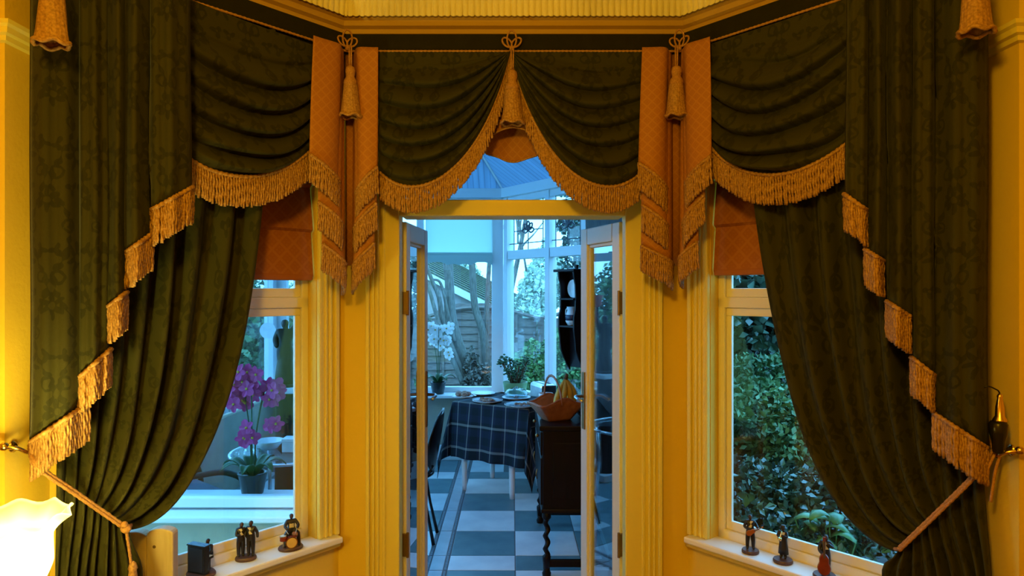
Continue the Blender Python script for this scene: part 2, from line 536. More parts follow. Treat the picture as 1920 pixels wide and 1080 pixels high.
def obj(name, mb, mat, parent=None, local=False, smooth=False, bevel=0.0, label=None, cat=None, group=None, kind=None, solid=0.0, sub=0):
    """link one mesh object; vertices are given in world space unless local"""
    me = bpy.data.meshes.new(name)
    vs_ = mb.v
    org = None
    if parent is not None:
        if not local:
            inv = wmat(parent).inverted()
            vs_ = [inv @ Vector(p) for p in vs_]
    elif not local:
        a = np.array(vs_)
        org = Vector(((a[:, 0].min() + a[:, 0].max()) / 2, (a[:, 1].min() + a[:, 1].max()) / 2, a[:, 2].min()))
        vs_ = [Vector(p) - org for p in vs_]
    me.from_pydata([tuple(p) for p in vs_], [], mb.f)
    mats = mat if isinstance(mat, (list, tuple)) else [mat]
    for m in mats:
        me.materials.append(m)
    if len(mats) > 1:
        me.polygons.foreach_set('material_index', mb.mi)
    if any(q != (0.0, 0.0) for q in mb.uv):
        l = me.uv_layers.new(name='UVMap')
        vi = np.zeros(len(me.loops), dtype=np.int32)
        me.loops.foreach_get('vertex_index', vi)
        l.data.foreach_set('uv', np.array(mb.uv, dtype=np.float32)[vi].ravel())
    if smooth:
        me.polygons.foreach_set('use_smooth', [True] * len(me.polygons))
    me.update()
    o = bpy.data.objects.new(name, me)
    COL.objects.link(o)
    if parent is not None:
        o.parent = parent
        WM[o.name] = wmat(parent).copy()
    else:
        if org is not None:
            o.location = org
            WM[o.name] = Matrix.Translation(org)
    if solid:
        md = o.modifiers.new('thickness', 'SOLIDIFY')
        md.thickness = solid
        md.offset = 0
    if bevel:
        md = o.modifiers.new('soft_edges', 'BEVEL')
        md.width = bevel
        md.segments = 2
        md.limit_method = 'ANGLE'
    if sub:
        md = o.modifiers.new('smooth', 'SUBSURF')
        md.levels = md.render_levels = sub
    return tag(o, label, cat, group, kind)


def copy_tree(o, loc=None, rotz=None, **kw):
    c = o.copy()
    COL.objects.link(c)
    if loc is not None:
        c.location = loc
    if rotz is not None:
        c.rotation_euler = (0, 0, rotz)
    tag(c, **kw)
    WM[c.name] = Matrix.Translation(c.location) @ Matrix.Rotation(c.rotation_euler[2], 4, 'Z')
    for ch in o.children:
        d = ch.copy()
        COL.objects.link(d)
        d.parent = c
        for g in ch.children:
            e = g.copy()
            COL.objects.link(e)
            e.parent = d
    return c


def lerp(a, b, t):
    return a + (b - a) * t


def bez(p0, p1, p2, p3, t):
    a, b, c, d = (1 - t) ** 3, 3 * t * (1 - t) ** 2, 3 * t * t * (1 - t), t ** 3
    return tuple(a * w + b * x + c * y + d * z for w, x, y, z in zip(p0, p1, p2, p3))


def ray(px, py):
    return Vector(((px - 960) / F_PX, 1.0, -(py - HORIZON) / F_PX))


def at(px, py, Y):
    d = ray(px, py)
    return Vector((d.x * Y, Y, CAM_Z + d.z * Y))


class Frame:
    """a wall segment: s runs along it, n is the distance into the room"""

    def __init__(self, o, d, n, length):
        self.o, self.d, self.n, self.L = Vector(o), Vector(d).normalized(), Vector(n).normalized(), length

    def P(self, s, n, z):
        q = self.o + self.d * s + self.n * n
        return Vector((q.x, q.y, z))

    def un(self, px, py, n):
        d = ray(px, py)
        t = (self.o + self.n * n).dot(self.n) / (d.x * self.n.x + d.y * self.n.y)
        q = Vector((d.x * t, d.y * t)) - self.o
        return q.dot(self.d), CAM_Z + d.z * t

    def at(self, px, py, n):
        s, z = self.un(px, py, n)
        return self.P(s, n, z)
# ------------------------------------------------------------------ the bay: plan
CL, CR = (-0.677, 2.6), (0.687, 2.6)
LEN_L, LEN_R = 0.956, 0.94
FL = Frame(CL, (-0.652, -0.758), (0.758, -0.652), LEN_L)
FR = Frame(CR, (0.652, -0.758), (-0.758, -0.652), LEN_R)
FC = Frame(CL, (1, 0), (0, -1), 1.364)
TH = math.tan(math.radians(24.65))
EL = tuple(FL.P(LEN_L, 0, 0))[:2]
ER = tuple(FR.P(LEN_R, 0, 0))[:2]
PATH = [EL, CL, CR, ER]
CEIL = 2.86
FRONT_Y = 1.709


def plan(F, pts):
    return [tuple(F.P(s, n, 0))[:2] for s, n in pts]


def wall_side(F, name, L):
    t = -0.13
    mb = MB()
    full = plan(F, [(0, 0), (L, 0), (L, t), (TH * t, t)])
    mb.prism(full, 0, 0.70).prism(full, 2.30, CEIL)
    mb.prism(plan(F, [(0, 0), (0.10, 0), (0.10, t), (TH * t, t)]), 0.70, 2.30)
    mb.prism(plan(F, [(0.86, 0), (L, 0), (L, t), (0.86, t)]), 0.70, 2.30)
    return obj(name, mb, wall_paint, kind='structure')


wall_side(FL, 'wall_bay_left', LEN_L)
wall_side(FR, 'wall_bay_right', LEN_R)
D0, D1, DTOP = 0.177, 1.187, 2.42
mb = MB()
mb.prism(plan(FC, [(0, 0), (D0, 0), (D0, -0.25), (-TH * 0.25, -0.25)]), 0, CEIL)
mb.prism(plan(FC, [(D1, 0), (1.364, 0), (1.364 + TH * 0.25, -0.25), (D1, -0.25)]), 0, CEIL)
mb.prism(plan(FC, [(D0, 0), (D1, 0), (D1, -0.25), (D0, -0.25)]), DTOP, CEIL)
obj('wall_bay_centre', mb, wall_paint, kind='structure')
obj('wall_front_left', MB().box((-2.8, FRONT_Y, 0), (EL[0], 1.97, CEIL)), wall_paint, kind='structure')
obj('wall_front_right', MB().box((ER[0], FRONT_Y, 0), (2.8, 1.97, CEIL)), wall_paint, kind='structure')
obj('wall_left', MB().box((-2.8, -3.0, 0), (-2.6, FRONT_Y, CEIL)), wall_paint, kind='structure')
obj('wall_right', MB().box((2.6, -3.0, 0), (2.8, FRONT_Y, CEIL)), wall_paint, kind='structure')
obj('wall_back', MB().box((-2.6, -3.0, 0), (2.6, -2.8, CEIL)), wall_paint, kind='structure')
ROOM = [(-2.8, -3.0), (2.8, -3.0), (2.8, 1.97), (1.42, 1.97), (0.80, 2.85), (-0.79, 2.85), (-1.42, 1.97), (-2.8, 1.97)]
obj('floor', MB().prism(ROOM, -0.12, 0), carpet, kind='structure')
obj('ceiling', MB().prism(ROOM, CEIL, CEIL + 0.12), ceil_paint, kind='structure')

# cornice: moulded bands below, ribbed coving above
mb = MB().sweep(PATH, [(0.0, 2.555), (0.035, 2.555), (0.045, 2.585), (0.06, 2.59), (0.065, 2.612), (0.085, 2.62), (0.088, 2.635), (0.105, 2.642),
                       (0.108, 2.66), (0.12, 2.665), (0.12, 2.70), (0.0, 2.70)])
cornice = obj('trim_1', mb, cornice_paint, kind='structure')
mb = MB()
for F, a0, a1, L in ((FL, 1, 0, LEN_L), (FC, 1, 1, 1.364), (FR, 1, 0, LEN_R)):
    cols = int(L / 0.0045)
    P = []
    for r in range(9):
        q = r / 8
        n = 0.13 + 0.24 * (1 - math.cos(q * PI / 2))
        z = 2.672 + 0.185 * math.sin(q * PI / 2)
        row = []
        for c in range(cols + 1):
            s = lerp(a0 * TH * n, L - a1 * TH * n, c / cols)
            rib = abs(math.sin(PI * s / 0.0225)) ** 0.6
            row.append(F.P(s, n + 0.010 * rib * (1 - 0.6 * q), z - (0.010 * rib if r == 0 else 0)))
        P.append(row)
    mb.grid(P)
obj('coving_ribs', mb, ceil_paint, cornice, kind='stuff', solid=0.004)
# picture rail round the corner and along the room walls
for i, (X, sg) in enumerate(((EL[0], -1), (ER[0], 1))):
    path = [(X, 1.86), (X, FRONT_Y), (X + sg * 1.2, FRONT_Y)]
    if sg > 0:
        path = path[::-1]
    # the room side is on the right hand when walking this way
    pr = [(0, 2.285), (0.012, 2.288), (0.014, 2.300), (0.024, 2.304), (0.026, 2.318), (0.034, 2.324), (0.036, 2.334), (0.02, 2.340), (0, 2.342)]
    mb = MB().sweep(path[::-1], pr)
    obj('trim_%d' % (i + 2), mb, cream_paint, kind='structure')
# skirting of the bay
for i, F in enumerate((FL, FR)):
    L = F.L
    obj('baseboard_' + ('left', 'right')[i], MB().fbox(F, 0.01, L, 0, 0.02, 0, 0.16), cream_paint, kind='structure', bevel=0.006)

# ------------------------------------------------------------------ bay side windows
def side_window(F, idx):
    w = thing('window_%d' % idx, None, None, F.P(0.48, -0.08, 0.70), kind='structure')
    a, b = 0.10, 0.86
    nb, nf = -0.088, -0.05
    for s0, s1 in ((a, a + 0.028), (b - 0.028, b)):
        obj('frame_jamb', MB().fbox(F, s0, s1, nb, nf, 0.70, 2.30), white_gloss, w, bevel=0.004)
    obj('frame_sill', MB().fbox(F, a, b, nb, nf, 0.70, 0.742), white_gloss, w, bevel=0.004)
    obj('frame_head', MB().fbox(F, a, b, nb, nf, 2.255, 2.30), white_gloss, w, bevel=0.004)
    obj('transom_rail', MB().fbox(F, a, b, nb, nf, 1.585, 1.625), white_gloss, w, bevel=0.004)
    for z0, z1 in ((0.742, 1.585), (1.625, 2.255)):
        sa = obj('sash', MB().fbox(F, a + 0.028, b - 0.028, nb + 0.010, nf - 0.012, z0, z0 + 0.034), white_gloss, w, bevel=0.003)
        for q in ((a + 0.028, a + 0.050, z0 + 0.03, z1 - 0.03), (b - 0.050, b - 0.028, z0 + 0.03, z1 - 0.03), (a + 0.028, b - 0.028, z1 - 0.03, z1)):
            obj('sash_bar', MB().fbox(F, q[0], q[1], nb + 0.010, nf - 0.012, q[2], q[3]), white_gloss, sa, bevel=0.003)
        obj('pane', MB().fbox(F, a + 0.045, b - 0.045, -0.0685, -0.0640, z0 + 0.03, z1 - 0.025), glass, w)
    sill = obj('sill_board', MB().fbox(F, 0.018, F.L - 0.002, -0.05, 0.058, 0.686, 0.71), white_gloss, w, bevel=0.006)
    obj('sill_bed_mould', MB().fbox(F, 0.012, F.L - 0.002, 0.0, 0.036, 0.664, 0.686), wall_paint, sill, bevel=0.006)
    # fluted architrave
    for s0, s1 in ((0.014, 0.098), (0.862, 0.935)):
        ar = obj('architrave', MB().fbox(F, s0, s1, 0, 0.018, 0.71, 2.40), cream_paint, w, bevel=0.004)
        for q0, q1, nn in ((0.0, 0.22, 0.031), (0.34, 0.50, 0.025), (0.60, 0.72, 0.025), (0.86, 1.0, 0.022)):
            d = s1 - s0
            if s0 > 0.5:
                q0, q1 = 1 - q1, 1 - q0
            obj('moulding', MB().fbox(F, s0 + q0 * d, s0 + q1 * d, 0.016, nn, 0.711, 2.40), cream_paint, ar, bevel=0.004)
    obj('architrave', MB().fbox(F, 0.098, 0.862, 0, 0.022, 2.31, 2.40), cream_paint, w, bevel=0.004)
    return w


side_window(FL, 1)
side_window(FR, 2)

# ------------------------------------------------------------------ french door frame, fanlight, leaves
df = thing('door_frame', None, None, (0, 2.65, 0), kind='structure')
JL, JR, DH, TB0, TB1 = -0.437, 0.440, 1.941, 1.941, 2.004
for x0, x1 in ((-0.50, JL), (JR, 0.51)):
    obj('jamb', MB().box((x0, 2.585, 0), (x1, 2.66, DTOP)), cream_paint, df, bevel=0.004)
    xs = (x0, x1 - 0.018) if x0 < 0 else (x0 + 0.018, x1)
    obj('rebate', MB().box((xs[0], 2.66, 0), (xs[1], 2.78, DTOP)), cream_paint, df, bevel=0.003)
obj('transom_bar', MB().box((JL, 2.59, TB0), (JR, 2.74, TB1)), cream_paint, df, bevel=0.005)
obj('head', MB().box((JL, 2.59, 2.37), (JR, 2.74, DTOP)), cream_paint, df, bevel=0.004)
obj('fanlight_pane', MB().box((JL, 2.675, TB1), (JR, 2.681, 2.37)), fan_glass, df)
obj('threshold', MB().box((-0.50, 2.58, 0.0), (0.51, 2.85, 0.018)), white_gloss, df, bevel=0.004)
for s0, s1 in ((0.112, 0.186), (1.180, 1.258)):
    ar = obj('architrave', MB().fbox(FC, s0, s1, 0, 0.018, 0, 2.50), cream_paint, df, bevel=0.004)
    d = s1 - s0
    for q0, q1, nn in ((0.0, 0.2, 0.032), (0.32, 0.46, 0.026), (0.56, 0.68, 0.026), (0.84, 1.0, 0.022)):
        if s0 > 0.5:
            q0, q1 = 1 - q1, 1 - q0
        obj('moulding', MB().fbox(FC, s0 + q0 * d, s0 + q1 * d, 0.016, nn, 0, 2.50), cream_paint, ar, bevel=0.004)
obj('architrave', MB().fbox(FC, 0.186, 1.180, 0, 0.022, DTOP, 2.50), cream_paint, df, bevel=0.004)


def door_leaf(idx, hinge, free, side):
    """leaf in its own plane; side: +1 if the room-side handle face looks to +X"""
    h, f = Vector((*hinge, 0)), Vector((*free, 0))
    w = (f - h).length
    d = (f - h).normalized()
    nrm = Vector((d.y, -d.x)) * side
    F = Frame(hinge, d[:2], nrm, w)
    r = thing('door_%d' % idx, None, None, (hinge[0], hinge[1], 0), kind='structure')
    t0, t1 = -0.044, 0.0
    z0, z1, st = 0.02, 1.93, 0.068
    for s0, s1 in ((0, st), (w - st, w)):
        obj('stile', MB().fbox(F, s0, s1, t0, t1, z0, z1), white_gloss, r, bevel=0.004)
    for a, b in ((z0, z0 + 0.16), (z1 - 0.075, z1)):
        obj('rail', MB().fbox(F, st, w - st, t0, t1, a, b), white_gloss, r, bevel=0.004)
    # glazing bead
    for s0, s1, a, b in ((st, st + 0.014, z0 + 0.16, z1 - 0.075), (w - st - 0.014, w - st, z0 + 0.16, z1 - 0.075), (st, w - st, z0 + 0.16, z0 + 0.174), (st, w - st, z1 - 0.089, z1 - 0.075)):
        obj('glazing_bead', MB().fbox(F, s0, s1, t0 + 0.010, t1 - 0.010, a, b), white_gloss, r, bevel=0.003)
    obj('pane', MB().fbox(F, st + 0.005, w - st - 0.005, -0.025, -0.019, z0 + 0.165, z1 - 0.08), door_glass, r)
    for z in (0.62, 1.60):
        hb = MB()
        hb.fbox(F, -0.012, 0.004, t1 - 0.03, t1 + 0.006, z - 0.045, z + 0.045)
        hb.tube([F.P(-0.006, t1 + 0.006, z - 0.05), F.P(-0.006, t1 + 0.006, z + 0.05)], 0.006, 8)
        obj('hinge', hb, dull_brass, r)
    pl = obj('handle_plate', MB().fbox(F, w - 0.052, w - 0.022, t1, t1 + 0.006, 1.02, 1.28), dull_brass, r, bevel=0.003)
    p = [F.P(w - 0.037, t1 + 0.004, 1.17), F.P(w - 0.037, t1 + 0.042, 1.17), F.P(w - 0.05, t1 + 0.048, 1.168), F.P(w - 0.12, t1 + 0.046, 1.162)]
    obj('lever_handle', MB().tube(p, 0.0075, 8), chrome, pl, smooth=True)
    return r


door_leaf(1, (-0.428, 2.705), (-0.394, 3.12), 1)
door_leaf(2, (0.436, 2.705), (0.316, 3.07), -1)

# ------------------------------------------------------------------ fringes and drapery
def resample(pts, step):
    pts = [Vector(p) for p in pts]
    out, acc = [pts[0]], 0.0
    for a, b in zip(pts, pts[1:]):
        L = (b - a).length
        hor = math.hypot(b.x - a.x, b.y - a.y)
        st = step if hor > 0.45 * L else step * 2.0
        while acc + L >= st and L > 1e-9:
            t = (st - acc) / L
            a = a.lerp(b, t)
            out.append(a.copy())
            L = (b - a).length
            acc = 0.0
        acc += L
    return out


def fringe_parts(hem, length, nrm, parent, off=0.004):
    """a braided heading along the hem and twisted bullion strands hanging from it"""
    nrm = Vector((nrm.x, nrm.y, 0))
    hem = [Vector(p) + nrm * off for p in hem]
    mb = MB()
    sd = Vector((nrm.y, -nrm.x, 0))
    K, RN = 8, 13
    lob = [(0.5 + 0.5 * abs(math.cos(2 * PI * k / K)), 2 * PI * k / K) for k in range(K)]
    for p in resample(hem, 0.0086):
        l = length * RND.uniform(0.97, 1.03)
        sw, w0, dn = RND.uniform(-0.03, 0.03), RND.uniform(0, 6.28), RND.uniform(-0.001, 0.001)
        rings = []
        for a in range(RN):
            q = a / (RN - 1)
            c = p + Vector((0, 0, -l * q)) + sd * (sw * l * q * q) + nrm * (dn + 0.003 * math.sin(q * 4))
            r = 0.0056 * (1 if a < RN - 1 else 0.8)
            rings.append([c + (sd * math.cos(an + w0 + a * 0.78) + nrm * math.sin(an + w0 + a * 0.78)) * (r * lr) for lr, an in lob])
        mb.grid(rings, None, True)
        b = len(mb.v) - K
        mb.f.append(tuple(b + k for k in range(K)))
        mb.mi.append(0)
    o = obj('fringe', mb, fringe_mat, parent, kind='stuff', smooth=True)
    hd = MB()
    rs = resample(hem, 0.004)
    if len(rs) > 3:
        hd.tube([q + nrm * 0.003 + Vector((0, 0, -0.003)) for q in rs], [0.0065 + 0.0012 * math.sin(i * 1.6) for i in range(len(rs))], 6, True)
        obj('braid', hd, fringe_mat, parent, smooth=True)
    return o


def swag(name, label, F, n0, top4, bot4, folds, amp, sag, flen, group, seed, flip=False):
    r = random.Random(seed)
    nv, nu = 110, 56
    wob = [r.uniform(-0.3, 0.3) for _ in range(4)]
    P, UV = [], []
    for i in range(nv + 1):
        v = i / nv
        c = [(lerp(a[0], b[0], v), lerp(a[1], b[1], v)) for a, b in zip(top4, bot4)]
        ex = sag * math.sin(PI * v) ** 0.9
        c[1] = (c[1][0], c[1][1] + ex)
        c[2] = (c[2][0], c[2][1] + ex)
        row, ruv = [], []
        for j in range(nu + 1):
            u = j / nu
            x, y = bez(*c, u)
            s, z = F.un(x, y, n0)
            ph = folds * v + 0.22 * math.sin(2 * PI * u + wob[0] * 6) * v + wob[1] * math.sin(PI * u * 2 + v * 5) * 0.6 + wob[2] * math.sin(v * 9) * 0.5
            f = ph - math.floor(ph)
            h = math.sin(f / 0.72 * PI / 2) if f < 0.72 else math.cos((f - 0.72) / 0.28 * PI / 2)
            ramp = min(1, max(0, (v - 0.10) / 0.18)) * min(1, (1 - v) / 0.08 + 0.15)
            env = 0.35 + 0.65 * math.sin(PI * min(1, max(0, u))) ** 0.6
            n = n0 + amp * h * ramp * env + 0.022 * math.sin(PI * u) * v
            droop = 0.010 * h * ramp * env
            row.append(F.P(s, n, z - droop))
            ruv.append((s + 0.001, z))
        P.append(row)
        UV.append(ruv)
    root = thing(name, label, 'swag', F.P(F.un(*bez(*bot4, 0.5), n0)[0], n0, F.un(*bez(*bot4, 0.5), n0)[1]), group=group)
    obj('cloth', MB().grid(P, UV), green_cloth, root, smooth=True, solid=0.003)
    fringe_parts(P[-1], flen, F.n, root)
    return root


swag('swag', 'green damask swag above the window with the pink orchid, gold fringe below', FL, 0.158,
     [(340, -8), (425, 28), (505, 56), (588, 85)], [(352, 296), (415, 345), (500, 345), (577, 283)], 6.0, 0.058, 40, 0.100, None, 3)
swag('swag', 'green damask swag above the window onto dark shrubs, gold fringe below', FR, 0.158,
     [(1330, 83), (1418, 55), (1505, 28), (1600, -8)], [(1336, 275), (1400, 345), (1500, 350), (1592, 266)], 6.0, 0.058, 40, 0.100, None, 8)
swag('swag', 'green swag over the door sweeping up from the gold jabot on the lamp side', FC, 0.156,
     [(710, 96), (790, 97), (875, 97), (955, 97)], [(712, 322), (785, 395), (905, 330), (956, 99)], 7.0, 0.050, 0, 0.098, None, 5)
swag('swag', 'green swag over the door sweeping down to the jabot nearest the banana basket', FC, 0.156,
     [(958, 97), (1040, 97), (1120, 97), (1205, 96)], [(957, 99), (1009, 330), (1129, 395), (1203, 322)], 7.0, 0.050, 0, 0.098, None, 6)

# pelmet band with its piping, following the bay
pel = thing('pelmet', 'narrow dark green pelmet band edged with gold cord, running round the bay', 'pelmet', (0, 2.46, 2.528))
obj('band', MB().sweep(PATH, [(0.128, 2.528), (0.152, 2.528), (0.152, 2.592), (0.128, 2.592)]), plain_green, pel)
cp = [(*offset_pt(PATH, i, 0.155), 2.528) for i in range(4)]
pts = []
for a, b in zip(cp, cp[1:]):
    k = int((Vector(b) - Vector(a)).length / 0.004)
    pts += [Vector(a).lerp(Vector(b), j / k) for j in range(k)]
obj('piping_cord', MB().tube(pts, [0.0042 + 0.0007 * math.sin(i * 1.7) for i in range(len(pts))], 6), cord_mat, pel, smooth=True)
obj('board', MB().sweep(PATH, [(0.0, 2.575), (0.128, 2.575), (0.128, 2.59), (0.0, 2.59)]), pale_wood, pel)


def tail(name, label, F, n0, pleats, ztop, flen, seed, out):
    """pleated tail; pleats go from the short inner one to the long outer one"""
    r = random.Random(seed)
    cols = []          # (px, hem py, n)
    m = len(pleats)
    K = 12
    for i, (x0, y0, x1, y1) in enumerate(pleats):
        base = n0 + 0.019 * (m - 1 - i)
        for k in range(K + 1):
            t = k / K
            bul = 0.042 * math.sin(PI * min(1, t * 1.05)) ** 0.8 + 0.009 * math.sin(t * 6.28 * (1.5 if x0 - x1 < 60 and x1 - x0 < 60 else 2.6) + i * 2)
            cols.append((lerp(x0, x1, t), lerp(y0, y1, t), base + bul - 0.012 * (t > 0.97), i))
    nz_ = 70
    P, UV = [], []
    for a in range(nz_ + 1):
        v = a / nz_
        row, ruv = [], []
        uacc = 0.0
        prev = None
        for j, (x, y, n, i) in enumerate(cols):
            s, zb = F.un(x, y, n)
            z = lerp(ztop, zb, v)
            wob = 0.006 * math.sin(z * 7 + i * 2.3) * (0.3 + v)
            q = F.P(s, n + wob, z)
            if prev is not None:
                uacc += math.hypot(q.x - prev.x, q.y - prev.y)
            prev = q
            row.append(q)
            ruv.append((uacc + 0.01, z))
        P.append(row)
        UV.append(ruv)
    x, y = pleats[-1][2:]
    root = thing(name, label, 'curtain tail', P[-1][-1])
    obj('cloth', MB().grid(P, UV), green_cloth, root, smooth=True, solid=0.003)
    for i in range(m):
        hem = P[-1][i * (K + 1):(i + 1) * (K + 1)]
        fringe_parts(hem, flen, F.n, root, 0.007)
    return root


tail('curtain_tail', 'tall pleated green tail with stepped gold fringe, hanging above the lit lamp', FL, 0.185,
     [(357, 350, 279, 393), (282, 436, 233, 471), (237, 545, 201, 573), (208, 652, 147, 706), (165, 752, 57, 826)], 2.62, 0.105, 4, -1)
tail('curtain_tail', 'tall pleated dark green tail with stepped gold fringe beside the black and brass ornament', FR, 0.185,
     [(1587, 363, 1629, 393), (1626, 466, 1661, 488), (1664, 563, 1710, 592), (1709, 668, 1753, 702), (1752, 772, 1852, 838)], 2.62, 0.105, 9, 1)


def tied_curtain(name, label, F, n0, T0, T1, ytop, C1x, C2, K0, K1, Bx0, Bx1, seed):
    """full length curtain drawn aside to its tieback; u=0 outer edge, u=1 leading edge"""
    r = random.Random(seed)
    nu, nv, nb = 170, 70, 40
    P, UV = [], []
    ph = [r.uniform(0, 6.28) for _ in range(6)]
    for a in range(nv + nb + 1):
        row, ruv = [], []
        for j in range(nu + 1):
            u = j / nu
            kx = lerp(K0[0], K1[0], u ** 0.62)
            ky = K0[1] + (kx - K0[0]) * (K1[1] - K0[1]) / (K1[0] - K0[0])
            tx = lerp(T0, T1, u)
            fold = 2 * PI * (8.5 * u ** 0.85) + 0.35 * math.sin(u * 11 + ph[0])
            if a <= nv:
                v = a / nv
                c1 = (lerp(tx, tx + C1x, u), lerp(ky - 320, 620, u))
                c2 = (lerp(kx, C2[0], u ** 1.4), lerp(ky - 160, C2[1], u ** 1.2))
                x, y = bez((tx, ytop), c1, c2, (kx, ky), v)
                s, z = F.un(x, y, n0)
                squeeze = 1 - 0.50 * v ** 3
            else:
                w = (a - nv) / nb
                s, z = F.un(kx, ky, n0)
                sb, _ = F.un(lerp(Bx0, Bx1, u), 1080, n0)
                zb = 0.015
                zz = lerp(z, zb, w)
                zk = CAM_Z - (1080 - HORIZON) / F_PX * 1.9
                q = min(1, (z - zz) / max(0.05, z - zk))
                s, z = lerp(s, sb, q * q * (3 - 2 * q)), zz
                squeeze = 0.5 + 0.5 * min(1, w * 3)
                v = 1.0
            amp = 0.034 * squeeze * (0.8 + 0.3 * math.sin(u * 17 + ph[1]))
            sh = math.sin(fold + 0.5 * math.sin(v * 2.5 + ph[2] + u * 4))
            sh = math.copysign(abs(sh) ** 0.8, sh)
            n = n0 + amp * sh + 0.005 * math.sin(v * 13 + u * 31 + ph[3])
            row.append(F.P(s, n, z))
            ruv.append((u * 1.25 + 0.01, 2.5 - (v * 1.3 if a <= nv else 1.3 + (a - nv) / nb)))
        P.append(row)
        UV.append(ruv)
    root = thing(name, label, 'curtain', (P[-1][nu // 2].x, P[-1][nu // 2].y, 0))
    obj('cloth', MB().grid(P, UV), green_cloth, root, smooth=True, solid=0.003)
    return root


tied_curtain('tied_curtain', 'full length green curtain tied back beside the glowing glass lamp', FL, 0.112,
             95, 516, 60, -18, (398, 968), (105, 897), (238, 991), 103, 262, 21)
tied_curtain('tied_curtain', 'full length green curtain tied back beside the wall with the black ornament', FR, 0.112,
             1850, 1396, 60, 20, (1522, 1000), (1846, 880), (1684, 1034), 1862, 1655, 22)

# gold jabots over the two corners of the bay
def jabot(label, layers, top_z, group):
    root = thing('corner_jabot', label, 'jabot', layers[0][0].at(*layers[0][2], layers[0][1]))
    L0, L1 = layers[0], layers[3]
    ia, ib = L0[3][0] - 10, L1[3][0] + 10
    if ia > ib:
        ia, ib = ib - 0, ia + 0
    for F, x in ((L0[0], L0[3][0] + (-9 if L0[2][0] < L0[3][0] else 9)), (L1[0], L1[3][0] + (9 if L1[2][0] > L1[3][0] else -9))):
        n = 0.125
        s0 = F.un(x, 300, n)[0]
        s1 = TH * n if F is not FC else (TH * n if x < 960 else 1.364 - TH * n)
        zb = F.un(x, 498, n)[1]
        P = [[F.P(lerp(s0, s1, k / 4), n - 0.006 * k / 4, z) for k in range(5)] for z in (top_z, (top_z + zb) / 2, zb)]
        obj('inner_pleat', MB().grid(P, [[(lerp(s0, s1, k / 4) + 0.01, z) for k in range(5)] for z in (top_z, (top_z + zb) / 2, zb)]), gold_cloth, root, smooth=True, solid=0.003)
    for (F, n, o, i, to, ti) in layers:
        P, UV = [], []
        nu, nv = 14, 26
        for a in range(nv + 1):
            v = a / nv
            row, ruv = [], []
            for b in range(nu + 1):
                t = b / nu
                x = lerp(lerp(to, ti, t), lerp(o[0], i[0], t), v)
                s, zb = F.un(lerp(o[0], i[0], t), lerp(o[1], i[1], t), n)
                s2, _ = F.un(x, 300, n)
                z = lerp(top_z, zb, v)
                dn = 0.010 * math.sin(PI * t) * (0.4 + v) + 0.003 * math.sin(5 * t + 3 * v + n * 80) - 0.05 * t ** 9
                row.append(F.P(s2, n + dn, z))
                ruv.append((s2 + 0.01, z))
            P.append(row)
            UV.append(ruv)
        pl = obj('pleat', MB().grid(P, UV), gold_cloth, root, smooth=True, solid=0.003)
        fringe_parts(P[-1], 0.098, F.n, pl)
    return root


jabot('rust gold jabot with tiered fringe on the bay corner next to the lamp-side window',
      [(FL, 0.198, (580, 289), (647, 350), 588, 651), (FL, 0.184, (597, 378), (650, 430), 597, 652), (FL, 0.171, (604, 456), (655, 504), 604, 655),
       (FC, 0.198, (708, 312), (662, 362), 709, 661), (FC, 0.184, (706, 380), (658, 432), 706, 659), (FC, 0.171, (702, 455), (656, 503), 702, 657)],
      2.527, None)
jabot('rust gold jabot with tiered fringe on the bay corner next to the window onto shrubs',
      [(FC, 0.198, (1197, 305), (1257, 353), 1204, 1259), (FC, 0.184, (1204, 384), (1259, 426), 1204, 1260), (FC, 0.171, (1202, 460), (1267, 494), 1204, 1266),
       (FR, 0.198, (1334, 292), (1276, 354), 1331, 1273), (FR, 0.184, (1321, 365), (1274, 430), 1321, 1271), (FR, 0.171, (1309, 452), (1268, 492), 1309, 1268)],
      2.527, None)

# trumpet of gold cloth behind the two middle swags
root = thing('trumpet_jabot', 'rust gold trumpet of cloth showing its open hem between the two middle swags', 'jabot', FC.P(0.681, 0.08, 2.146))
P, UV = [], []
for a in range(37):
    v = a / 36
    row, ruv = [], []
    for k in range(49):
        th = 2 * PI * k / 48
        fr = 0.5 - 0.5 * math.sin(th)               # 0 at the back (into the room: sin=+1)
        zh = 2.150 + 0.098 * (1 - fr) ** 1.0 + 0.004 * math.sin(th * 5)
        rr = (0.012 + 0.103 * v ** 0.85) * (1 + 0.05 * math.sin(th * 7 + 1) * v)
        row.append(FC.P(0.684 + rr * math.cos(th), 0.088 + rr * 0.5 * math.sin(th), lerp(2.53, zh, v)))
        ruv.append((k * 0.014 + 0.01, lerp(2.53, zh, v)))
    P.append(row)
    UV.append(ruv)
obj('cloth', MB().grid(P, UV), gold_cloth, root, smooth=True, solid=0.004)
rim = [Vector(p) for p in P[-1]]
obj('hem_cord', MB().tube(rim, 0.004, 6), fringe_mat, root, smooth=True)


